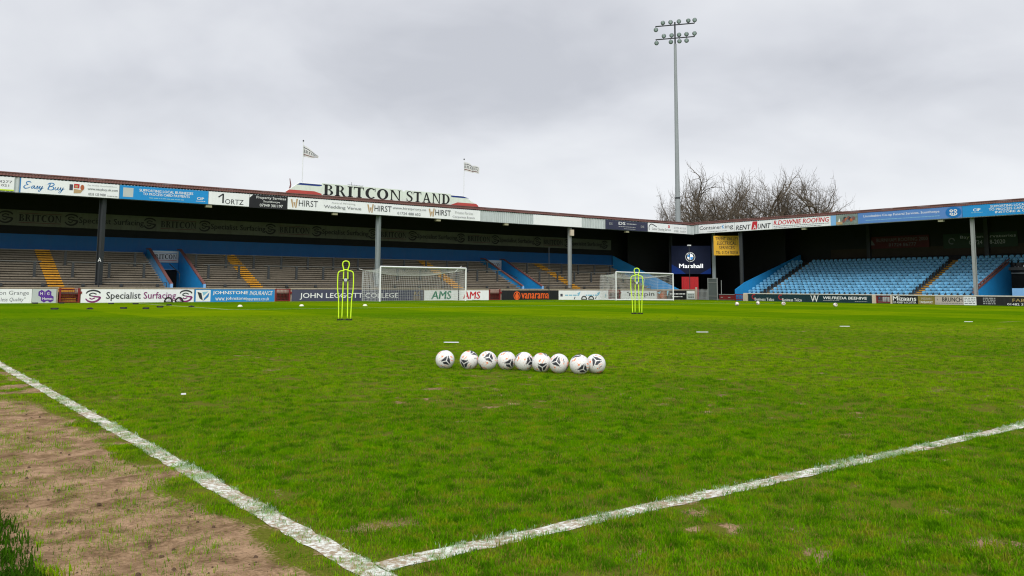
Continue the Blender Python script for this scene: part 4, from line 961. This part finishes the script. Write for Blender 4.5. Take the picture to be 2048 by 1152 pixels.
for y0, y1, x0, x1, tx in ((.77, .94, .07, .93, 'TRENT VALLEY'), (.53, .71, .13, .86, 'ELECTRICAL'), (.31, .48, .20, .79, 'SERVICES'), (.06, .22, .08, .92, 'TEL: 01724 782556')): s.text(tx, (x0, y0, x1, y1), black, .02)
rc = empty('red_container', (67.2, 56.6, .76), 'bright red ribbed container below the video screen', 'container')
for k in range(9):
    a = Vector((66.55, 56.75, 0)); d = Vector((q, -q, 0)); p0 = a+d*(.19*k); nn = Vector((-q, -q, 0))*(.05 if k % 2 else 0)
    MB().add([tuple(p0+nn+Vector((0, 0, z))) for z in (-.1, 2.22)]+[tuple(p0+d*.185+nn+Vector((0, 0, z))) for z in (-.1, 2.22)]+[tuple(p0-nn+Vector((.6*q, .6*q, z))) for z in (-.1, 2.22)]+[tuple(p0+d*.185+Vector((.6*q, .6*q, z))) for z in (-.1, 2.22)],
        [(0, 1, 3, 2), (1, 5, 7, 3), (2, 3, 7, 6), (0, 4, 5, 1)]).build('rib_panel', mat('bright_red', (.50, .012, .018), .45, .1), rc)
fe = empty('palisade_fence', (66.5, 54, -.1), 'short pale palisade fence between the wall end and the grey gate', 'fence')
for k in range(9): MB().prism([(54.62-.155*k, -.1), (54.54-.155*k, -.1), (54.54-.155*k, .88), (54.58-.155*k, .98), (54.62-.155*k, .88)], 'x', 66.48, 66.51).build('pale', greysteel, fe)
for z in (.12, .72): block('rail', (66.515, 53.25, z), (66.55, 54.7, z+.06), steel, fe)
MB().box((66.42, 54.72, -.1), (66.56, 54.86, 1.15)).build('end_post', creamc, fe)
gg = empty('corner_gate', (66.5, 52.7, -.1), 'tall dark grey sheet gate in pale frame at the stadium corner', 'gate')
block('sheet', (66.5, 52.14, -.05), (66.54, 53.22, 1.98), mat('grey_sheet', (.10, .12, .12), .6, .15, grime=.2), gg)
for y in (52.06, 53.22): block('frame_post', (66.46, y, -.12), (66.54, y+.07, 2.08), greysteel, gg)
for z in (2.0, 1.62, .25): block('frame_rail', (66.46, 52.14, z), (66.495, 53.22, z+.05), greysteel, gg)
rb = empty('barrier_gate', (66.6, 51.0, -.1), 'low dark red barrier across the vehicle opening at the corner', 'barrier')
block('barrier_panel', (66.6, 50.1, -.05), (66.66, 51.95, .40), redp, rb); block('barrier_rail', (66.56, 50.05, .42), (66.64, 51.98, .48), greysteel, rb)
for y in (50.6, 51.5): block('reflector', (66.57, y, .12), (66.598, y+.25, .2), greysteel, rb)
def pole(name, x, y, h, r, label, cat='pole', m=darksteel, z=0):
    o = MB().tube([(x, y, z), (x, y, z+h)], [r, r*.8], 8).build(name, m); return tag(o, label, cat)
pole('flag_stick', 66.7, 51.75, 1.85, .035, 'thin pale upright stick beside the grey corner gate', 'pole', greysteel)
cp = empty('camera_pole', (65.07, 54.4, 0), 'dark pole with a small white lamp head standing in front of the video screen', 'pole')
MB().tube([(65.07, 54.4, 0), (65.07, 54.4, 5.35)], .04, 8).build('shaft', darksteel, cp); MB().box((64.9, 54.25, 5.3), (65.2, 54.5, 5.42)).build('lamp_head', whitep, cp)
pole('net_pole', 45.8, 53.5, 4.5, .035, 'tall thin dark pole in front of the black hoarding')

# ------------------------------------------------------------------ goals
def goal(u_, v, label, base, sag, drop=0.0):
    z0 = float(ground_z(np.array(u_+3.66), np.array(v))); zl = float(ground_z(np.array(u_-3.66), np.array(v)))
    gl = empty('football_goal', (u_, v, 0), label, 'goal'); a, e = u_-3.72, u_+3.72; H = 2.44; D = 2.0
    for x, z in ((a, zl), (e, z0)): MB().tube([(x, v, z), (x, v, z+H+.06)], .06, 12).build('post', white, gl)
    MB().tube([(a, v, zl+H+.05), (e, v, z0+H+.05)], .06, 12).build('crossbar', white, gl)
    if base: MB().tube([(a, v, zl+.06), (e, v, z0+.06)], .06, 8).build('base_bar', white, gl); [MB().tube([(x, v, z+.05), (x, v+D, z+.05)], .05, 8).build('base_side_bar', white, gl) for x, z in ((a, zl), (e, z0))]
    zz_ = lambda f: zl*(1-f)+z0*f
    def top(f, w):      # w 0 crossbar .. 1 rear edge
        return (a+(e-a)*f+(-.35*w if f < .5 and not base else 0)*(1-2*f if f < .5 else 0), v+D*w, zz_(f)+H-.02-.16*w-sag*w*(1-abs(2*f-1)**2.2)-.12*math.sin(math.pi*w)*(1-w*.5))
    def back(f, h):
        p = top(f, 1); zb = zz_(f)+.02
        return (p[0], p[1]+.05*math.sin(math.pi*h)+.12*(1-h)-.12, zb+(p[2]-zb)*h)
    def side(s_, w, h):
        p = top(0 if s_ == 0 else 1, w); zb = zz_(s_)+.02; return (p[0]+(.06 if s_ else -.06)*math.sin(math.pi*h)*w, p[1], zb+(p[2]-zb)*h)
    nb = MB(); nt_ = MB(); ns = MB(); st = .145; nf = int(7.4/st); nh = int(2.3/st); nw = int(D/st)
    def line(mb, fn, n, r=.0065):
        mb.tube([fn(i/n) for i in range(n+1)], r, 3, caps=False)
    for i in range(nf+1): line(nb, lambda x: back(i/nf, x), 5); line(nt_, lambda x: top(i/nf, x), 4)
    for j in range(nh+1): line(nb, lambda x: back(x, j/nh), 16, .0065 if j < nh else .016)
    for j in range(1, nw): line(nt_, lambda x: top(x, j/nw), 14)
    for s_ in (0, 1):
        for i in range(nw+1): line(ns, lambda h: side(s_, i/nw, h), 4)
        for j in range(nh+1): line(ns, lambda w: side(s_, w, j/nh), 4)
    nb.build('back_net', netmat, gl); nt_.build('roof_net', netmat, gl); ns.build('side_net', netmat, gl)
    return gl, top
g1, tp = goal(GU+.05, 51.4, 'white goal with sagging net on the goal line before the slate college board', False, .38)
for x, m_ in ((28.0, greysteel), (36.52, darksteel)): MB().tube([(x, 53.62, 0), (x, 53.62, 2.12)], .045, 8).build('net_support', m_, g1)
MB().tube([(36.0, 53.5, 2.22), (36.75, 53.6, 2.72)], .025, 6).build('net_stay', netmat, g1)
MB().tube([tp(0, 1), (27.65, 53.6, 2.35)], .02, 5).build('net_stay', netmat, g1)
g2, tp = goal(55.4, 51.3, 'white portable goal with ground bar in front of the sloping blue wall', True, .30)
MB().tube([tp(1, 1), (57.3, 53.2, 2.0), (57.0, 53.25, .1)], .02, 5).build('net_stay', netmat, g2)

# ------------------------------------------------------------------ training kit
def mannequin(x, y, ang, label):
    mn = empty('training_mannequin', (x, y, 0), label, 'training dummy', 'wire training mannequins'); R_ = Matrix.Rotation(ang, 4, 'Z'); B = T(x, y, 0) @ R_
    r = .0185
    def arc(pts): # smooth polyline
        out = []; Q = [pts[0]]+pts+[pts[-1]]
        for i in range(1, len(Q)-2):
            for j in range(4):
                q_ = j/4; cr = lambda a, b_, c_, d: .5*(2*b_+(c_-a)*q_+(2*a-5*b_+4*c_-d)*q_*q_+(3*b_-a-3*c_+d)*q_**3)
                out.append((cr(*[Q[i+k][0] for k in (-1, 0, 1, 2)]), 0, cr(*[Q[i+k][1] for k in (-1, 0, 1, 2)])))
        return out+[(pts[-1][0], 0, pts[-1][1])]
    outer = [(-.185, .04), (-.195, .45), (-.205, .70), (-.235, .92), (-.245, 1.15), (-.24, 1.40), (-.225, 1.49), (-.17, 1.535), (-.09, 1.545), (-.045, 1.57), (0, 1.582)]
    outer += [(-a, b_) for a, b_ in outer[-2::-1]]
    MB().tube(arc(outer), r, 8).build('body_frame', hivis, mn, B, True, True)
    inner = [(-.085, .04), (-.08, .6), (-.070, 1.2), (-.066, 1.50), (-.068, 1.60), (-.095, 1.69), (-.103, 1.76), (-.075, 1.83), (0, 1.852)]
    inner += [(-a, b_) for a, b_ in inner[-2::-1]]
    MB().tube([(p[0], .03, p[2]) for p in arc(inner)], r, 8).build('head_frame', hivis, mn, B, True, True)
    mb = MB()
    for xs in (-.19, -.085, .085, .19): mb.lathe([(.045, 0), (.045, .035), (.02, .06)], 10, (xs, .012, 0))
    mb.box((-.23, -.01, .002), (.23, .035, .03)); mb.build('base', blackrub, mn, B, local=True)
    MB().box((-.10, -.025, 1.235), (.10, .045, 1.285)).build('strap', blackrub, mn, B, local=True)
    MB().lathe([(.058, 0), (.058, .012)], 6, (0, -.03, 1.262), (0, -1, 0)).build('badge', MATS['grey_panel'], mn, B, local=True)
mannequin(10.6, 21.5, -.46, 'neon yellow wire dummy standing in front of the slate college board')
mannequin(23.6, 21.5, -.80, 'neon yellow wire dummy standing in front of the portable goal')

# ---- match balls: printed three-lobed motifs and orange smudges as a colour attribute
bmat = bpy.data.materials.new('ball_skin'); bmat.use_nodes = True; t = bmat.node_tree; b = t.nodes['Principled BSDF']
at = N(t, 'ShaderNodeAttribute', attribute_name='print'); L(t, at.outputs['Color'], b.inputs['Base Color']); b.inputs['Roughness'].default_value = .38
def ball_mesh(sub):
    import bmesh
    bm = bmesh.new(); bmesh.ops.create_icosphere(bm, subdivisions=sub, radius=1); V_ = np.array([v.co[:] for v in bm.verts]); V_ /= np.linalg.norm(V_, axis=1)[:, None]
    me = bpy.data.meshes.new('ball'); bm.to_mesh(me); bm.free()
    cs = np.array([(-1, -1, 1), (1, 1, 1), (1, -1, -1), (-1, 1, -1)], float)/math.sqrt(3)
    d = V_ @ cs.T; k = d.argmax(1); c = cs[k]; r = np.arccos(np.clip(d.max(1), -1, 1))
    e1 = np.cross(c, [0, 0, 1.0]); e1 /= np.linalg.norm(e1, axis=1)[:, None]; e2 = np.cross(c, e1)
    x, y = (V_*e1).sum(1), (V_*e2).sum(1); th = np.arctan2(y, x)+np.array([.0, 1.1, .5, 2.0])[k]
    m = np.mod(th, 2*math.pi/3)-math.pi/3; arm = r*np.sin(np.minimum(np.abs(m+math.pi/3), np.abs(m-math.pi/3)))
    lobe = r*np.cos(m)
    nz = fbm(V_[:, 0]*3+V_[:, 2]*2.1+9, V_[:, 1]*3-V_[:, 2]*1.7+4, 1.7, 4); nz2 = fbm(V_[:, 0]*3-V_[:, 2]*1.3+1, V_[:, 1]*3+V_[:, 2]*2.7+8, 3.5, 3)
    col = np.tile(np.array([.80, .80, .79]), (len(V_), 1))
    o_ = (r > .46) & (r < .86) & (np.abs(m) < .55) & (nz > .56); col[o_] = (.85, .26, .10)
    o_ = (r > .40) & (r < .95) & (nz2 > .64) & (nz < .5); col[o_] = (.55, .50, .48)
    dk = (lobe < .35+.09*nz) & (arm > .042) & (r < .60) & (nz2+.5*(r < .42) > .40); col[dk] = (.028, .030, .040)
    tb = (np.abs(lobe-.78) < .065) & (np.abs(r*np.sin(m)) < .22) & (np.mod(np.floor((r*np.sin(m)+.2)/.045), 3) != 1) & (np.mod(th, 2*math.pi) < 2.1); col[tb] = (.03, .03, .04)
    ss = np.sort(d, axis=1); seam = (ss[:, -1]-ss[:, -2] < .022)
    rad = .122*(1-.012*np.exp(-((ss[:, -1]-ss[:, -2])/.02)**2)); col[seam] *= .72
    me.vertices.foreach_set('co', (V_*rad[:, None]).ravel())
    a_ = me.color_attributes.new('print', 'FLOAT_COLOR', 'POINT'); a_.data.foreach_set('color', np.concatenate([col, np.ones((len(col), 1))], 1).ravel().astype(np.float32))
    me.materials.append(bmat); me.shade_smooth(); me.update(); return me
bm5 = ball_mesh(6)
near = [(4.539, 6.444), (4.755, 6.205), (4.906, 6.011), (5.108, 5.874), (5.203, 5.631), (5.295, 5.395), (5.386, 5.164), (5.505, 4.918), (5.74, 4.879)]
blab = ['football standing alone with a gap from the rest at the left end of the row', 'white football second in the row, first after the gap', 'white football third in the row from the left, dark mark near its top',
    'white football fourth in the row, just left of the middle one', 'mostly plain white football in the middle of the row of nine', 'white football just right of the middle of the row',
    'white football third from the right end of the row', 'football nearest the camera, second from the right end of the row', 'football at the right end of the row, partly behind its neighbour']
def toward(u_, v): # unit vector to the camera from a ball
    d = Vector((CX-u_, CY-v, .9)); return d.normalized()
aim = [(.15, -.12, 20), (-.70, -.45, 80), (.20, .42, 140), (.38, -.35, 10), (.86, .1, 60), (.10, -.50, 95), (-.30, .25, 130), (.42, -.50, 25), (.05, .35, 70)]
corner = Vector((-1, -1, 1)).normalized()
for (u_, v), lab, (sx, sz, roll) in zip(near, blab, aim):
    d = toward(u_, v); right = Vector((rr.x, rr.y, 0)); tgt = (d+right*sx+Vector((0, 0, 1))*sz).normalized()
    Q = Matrix.Rotation(math.radians(roll), 4, tgt) @ corner.rotation_difference(tgt).to_matrix().to_4x4()
    o = bpy.data.objects.new('football', bm5); link(o, None, T(u_, v, .122-.005) @ Q); tag(o, lab, 'ball', 'row of footballs on the near grass')
for (u_, v), lab in zip([(40.91, 29.94), (44.41, 31.0), (44.53, 29.18), (44.1, 25.34)], ['distant football below the dark red corner barrier', 'distant football in front of the dark board left of the crescents', 'distant football in front of the second crescent board', 'distant football in front of the wide white capitals hoarding']):
    o = bpy.data.objects.new('football', bm5); link(o, None, T(u_, v, .112) @ Matrix.Rotation(random.uniform(0, 6), 4, (random.random(), random.random(), 1))); tag(o, lab, 'ball', 'stray footballs far across the pitch')
for (u_, v), lab in zip([(7.2, 10.32), (14.12, 10.21), (19.89, 10.09), (26.4, 9.77)], ['flat white marker strip on the grass just behind the lone left football', 'flat white marker strip below the portable goal, second from the row of footballs', 'flat white marker strip in open grass below the monogram hoarding', 'flat white marker strip near the right edge of the grass']):
    mb = MB().prism([(-.115, -.02), (.115, -.02), (.14, 0), (.115, .02), (-.115, .02), (-.14, 0)], 'z', 0, .014)
    o = mb.build('flat_marker', whitep, None, T(u_, v, .034) @ Matrix.Rotation(-.65, 4, 'Z'), local=True); tag(o, lab, 'marker', 'flat white pitch markers')
for (u_, v), lab in zip([(14.05, 40.21), (17.26, 39.93), (20.54, 39.03)], ['pale dome marker below the blue insurance board', 'pale dome marker below the start of the slate board', 'pale dome marker between the left dummy and the first goal']):
    o = MB().lathe([(.14, 0), (.12, .03), (.085, .08), (.05, .10)], 16, (u_, v, 0)).build('dome_marker', mat('pale_marker', (.75, .76, .60), .5, .05), smooth=True); tag(o, lab, 'marker', 'dome markers near the penalty area')
darkpos = [(6.52, 51.93), (7.9, 52.12), (5.33, 38.71), (6.69, 38.48), (8.14, 38.72), (10.0, 49.62), (11.02, 48.41), (8.88, 37.85), (11.75, 44.5), (11.77, 40.71), (10.17, 40.35)]
dlab = ['black disc at the far left edge of the grass below the purple hexagons', 'black disc on the grass just in front of the first red gate', 'nearer black disc left of the line of the first red gate', 'black disc on the nearer row below the left swirl emblem',
    'black disc on the nearer row below the dark half of the surfacing lettering', 'far black disc below the dark half of the surfacing lettering', 'far black disc below the gap between dark and plum lettering', 'nearest black disc, below the plum lettering',
    'black disc close under the two hoop goals', 'rightmost black disc, below the white shield box', 'black disc nearer than the one under the hoop goals']
for (u_, v), lab in zip(darkpos, dlab):
    mb = MB().lathe([(.15, 0), (.14, .03), (.09, .055), (.05, .06)], 12, (0, 0, 0)); mb.box((-.02, -.16, .03), (.02, .16, .07))
    o = mb.build('black_marker', blackrub, None, T(u_, v, .004) @ Matrix.Rotation(random.random()*3, 4, 'Z'), local=True); tag(o, lab, 'marker', 'black discs scattered on the far left grass')
def popup(u_, v, label, ang=-.5):
    pg = empty('pop_up_goal', (u_, v, 0), label, 'mini goal', 'black pop-up goals by the hoardings'); B = T(u_, v, 0) @ Matrix.Rotation(ang, 4, 'Z')
    arcp = [(.23*math.cos(a), 0, .30*math.sin(a)) for a in np.linspace(0, math.pi, 13)]
    MB().tube(arcp, .05, 6).build('hoop', blackrub, pg, B, local=True); MB().tube([(-.23, 0, .02), (.23, 0, .02)], .03, 6).build('base_rod', blackrub, pg, B, local=True)
    mb = MB()
    for k in range(1, 12, 2): mb.tube([arcp[k], (arcp[k][0]*.5, .3, .02)], .010, 4)
    mb.build('net', darksteel, pg, B, local=True)
for u_, v, lab in ((14.2, 53.4, 'small black hoop goal left of its twin before the plum lettered hoarding'), (14.85, 53.35, 'small black hoop goal right of its twin before the plum lettered hoarding'),
    (49.6, 53.2, 'small black hoop goal left of its twin before the pale blue lettered hoarding'), (50.45, 53.2, 'small black hoop goal right of its twin before the pale blue lettered hoarding')): popup(u_, v, lab)
sc_ = MB().prism([(-.02, -.012), (.018, -.015), (.024, .006), (0, .018), (-.022, .008)], 'z', 0, .012).build('paper_scrap', whitep, None, T(.94, 5.43, .032), local=True); tag(sc_, 'tiny white scrap lying on the grass near the touchline', 'litter')

# ------------------------------------------------------------------ floodlight
FL = empty('floodlight_mast', (77.3, 66.6, -.1), 'tall grey floodlight mast with two lamp arms behind the corner', 'floodlight')
fx, fy = 77.3, 66.6
mast = mat('mast_grey', (.30, .335, .345), .6, .08, grime=.15)
MB().tube([(fx, fy, -.1), (fx, fy, 12)], [.36, .30], 16, caps=False).build('lower_pole', mast, FL, smooth=True); MB().tube([(fx, fy, 12), (fx, fy, 31.3)], [.285, .17], 16, caps=False).build('upper_pole', mast, FL, smooth=True)
MB().lathe([(.33, 0), (.33, .16), (.30, .2)], 16, (fx, fy, 11.9)).build('pole_joint', darksteel, FL); MB().tube([(fx, fy, 31.25), (fx, fy, 34.1)], .10, 10).build('head_pole', darksteel, FL)
la = Vector((-rr.x*2.3, -rr.y*2.3, 0))+Vector((F.x, F.y, 0)).normalized()*.75
def armp(z, f): return Vector((fx, fy, z))-la*f
for z in (33.75, 32.05): MB().tube([armp(z, -1), armp(z, 1)], .075, 8).build('cross_arm', darksteel, FL)
lens = mat('lamp_glass', (.25, .33, .31), .15, .1, spec=.7); house = mat('lamp_shell', (.07, .08, .075), .5, .1)
cdir = Vector((-.55, -.72, -.42)).normalized()
def lamp(z, f, up):
    p = armp(z, f)+Vector((0, 0, .40 if up else -.42)); d = (cdir+Vector((random.uniform(-.2, .2), random.uniform(-.2, .2), 0))).normalized()
    lp = MB().lathe([(.10, -.36), (.16, -.30), (.24, -.10), (.28, .06), (.285, .10)], 14, p, d).build('lamp', house, FL, smooth=True)
    MB().lathe([(.262, .10), (.20, .125), (.0, .13)], 14, p, d).build('lens', lens, lp, smooth=True)
    MB().tube([armp(z, f), p-d*.2], .035, 6).build('bracket', darksteel, lp)
for f in (-.62, -.22, .20, .68, 1.0): lamp(33.75, f, True)
lamp(33.75, -.98, False)
for f in (-.58, -.18, .2, .58, .98): lamp(32.05, f, True)
for f in (-.96, -.22, .22, .58): lamp(32.05, f, False)

# ------------------------------------------------------------------ bare trees
bark = mat('bark', (.095, .078, .052), .9, .3, .8); twigm = mat('twig_bark', (.115, .092, .066), .9, .2, .8)
def tree_mesh(seed, H, spread, levels=6):
    r = np.random.default_rng(seed); trunk = MB(); crown = MB()
    def grow(p, d, ln, rad, lv):
        n = 6 if lv > 1 else 4; pts = [p]; rs = [rad]; d = d.copy()
        wob = .05 if lv == levels else (.20 if lv > 1 else .14)
        for i in range(n):
            d = d+r.normal(0, wob, 3); d[2] += .06 if lv > 1 else .04; d /= np.linalg.norm(d); p = p+d*ln/n; pts.append(p); rs.append(rad*(1-(.30 if lv > 1 else .55)*(i+1)/n))
        mb = trunk if lv >= levels-1 else crown
        mb.tube([Vector(x) for x in pts], rs, 8 if lv >= levels-1 else (5 if lv >= 3 else 3), caps=False)
        if lv == 0: return
        k = {levels: 5, levels-1: 5}.get(lv, 4 if lv > 2 else 3)
        for c in range(k):
            f = ((.50 if lv == levels else .30)+(.5 if lv == levels else .7)*(c+r.random()*.8)/k) if c < k-1 else 1.0
            q_ = min(int(f*n), n-1); w_ = f*n-q_; b0 = pts[q_]*(1-w_)+pts[q_+1]*w_
            axis = r.normal(0, 1, 3); axis -= d*axis.dot(d); axis /= np.linalg.norm(axis)
            an = math.radians(r.uniform(28, 62)*spread if c < k-1 else r.uniform(6, 22)); nd = d*math.cos(an)+axis*math.sin(an)
            grow(b0, nd, ln*(r.uniform(.60, .76) if lv > 1 else r.uniform(.5, .7)), max(rs[q_+1]*(r.uniform(.48, .68) if c < k-1 else .85), .011), lv-1)
    grow(np.zeros(3), np.array([r.normal(0, .05), r.normal(0, .05), 1.0]), H*.30, H*.019, levels)
    zmax = max(p[2] for p in crown.v); k = H/zmax
    for m_ in (trunk, crown): m_.v = [tuple(c*k for c in p) for p in m_.v]
    return trunk.mesh('trunk', bark, True), crown.mesh('crown', twigm)
kinds = [tree_mesh(101, 18, 1.0), tree_mesh(207, 18, 1.15), tree_mesh(311, 18, .9), tree_mesh(419, 18, 1.25)]
def at_px(az, dist): return (CX+math.sin(az)*dist, CY+math.cos(az)*dist)
def tree(px, dist, h, kind, rotz, label, wide=1.0):
    az = yaw+math.atan2(px-1024, 1698*math.cos(pit)); x, y = at_px(az, dist)
    tr = empty('bare_tree', (x, y, -.2), label, 'tree', 'leafless trees behind the stands'); s_ = h/18
    for me, nm in zip(kinds[kind], ('trunk', 'crown')): place(nm, me, tr, T(x, y, -.2) @ Matrix.Rotation(rotz, 4, 'Z') @ Matrix.Diagonal((s_*wide, s_*wide, s_, 1)))
tree(1342, 118, 15.4, 1, .4, 'low leafless tree left of the floodlight mast', .48)
tree(1388, 124, 16.8, 3, 2.0, 'leafless tree with crooked limbs just right of the floodlight mast', .9)
tree(1438, 130, 20.4, 0, 4.1, 'tallest leafless tree with an upright dark trunk above the corner')
tree(1492, 136, 20.4, 2, .9, 'slim leafless tree right of the tallest trunk')
tree(1520, 126, 19.0, 1, 3.0, 'dense leafless tree in the middle of the clump')
tree(1552, 134, 19.6, 0, 5.5, 'dense leafless tree above the slanted red roofing capitals', .8)
tree(1600, 128, 18.9, 3, 1.2, 'leafless tree with wide forked crown at the right of the clump', .75)
tree(1640, 132, 15.6, 2, 3.7, 'small leafless tree at the right end of the clump', .6)
tree(140, 150, 17.6, 2, 1.0, 'far leafless treetop peeping over the terrace roof above the brush script advert', .8)
tree(220, 158, 17.6, 0, 2.6, 'far leafless treetop peeping over the roof near the card payment advert', .7)
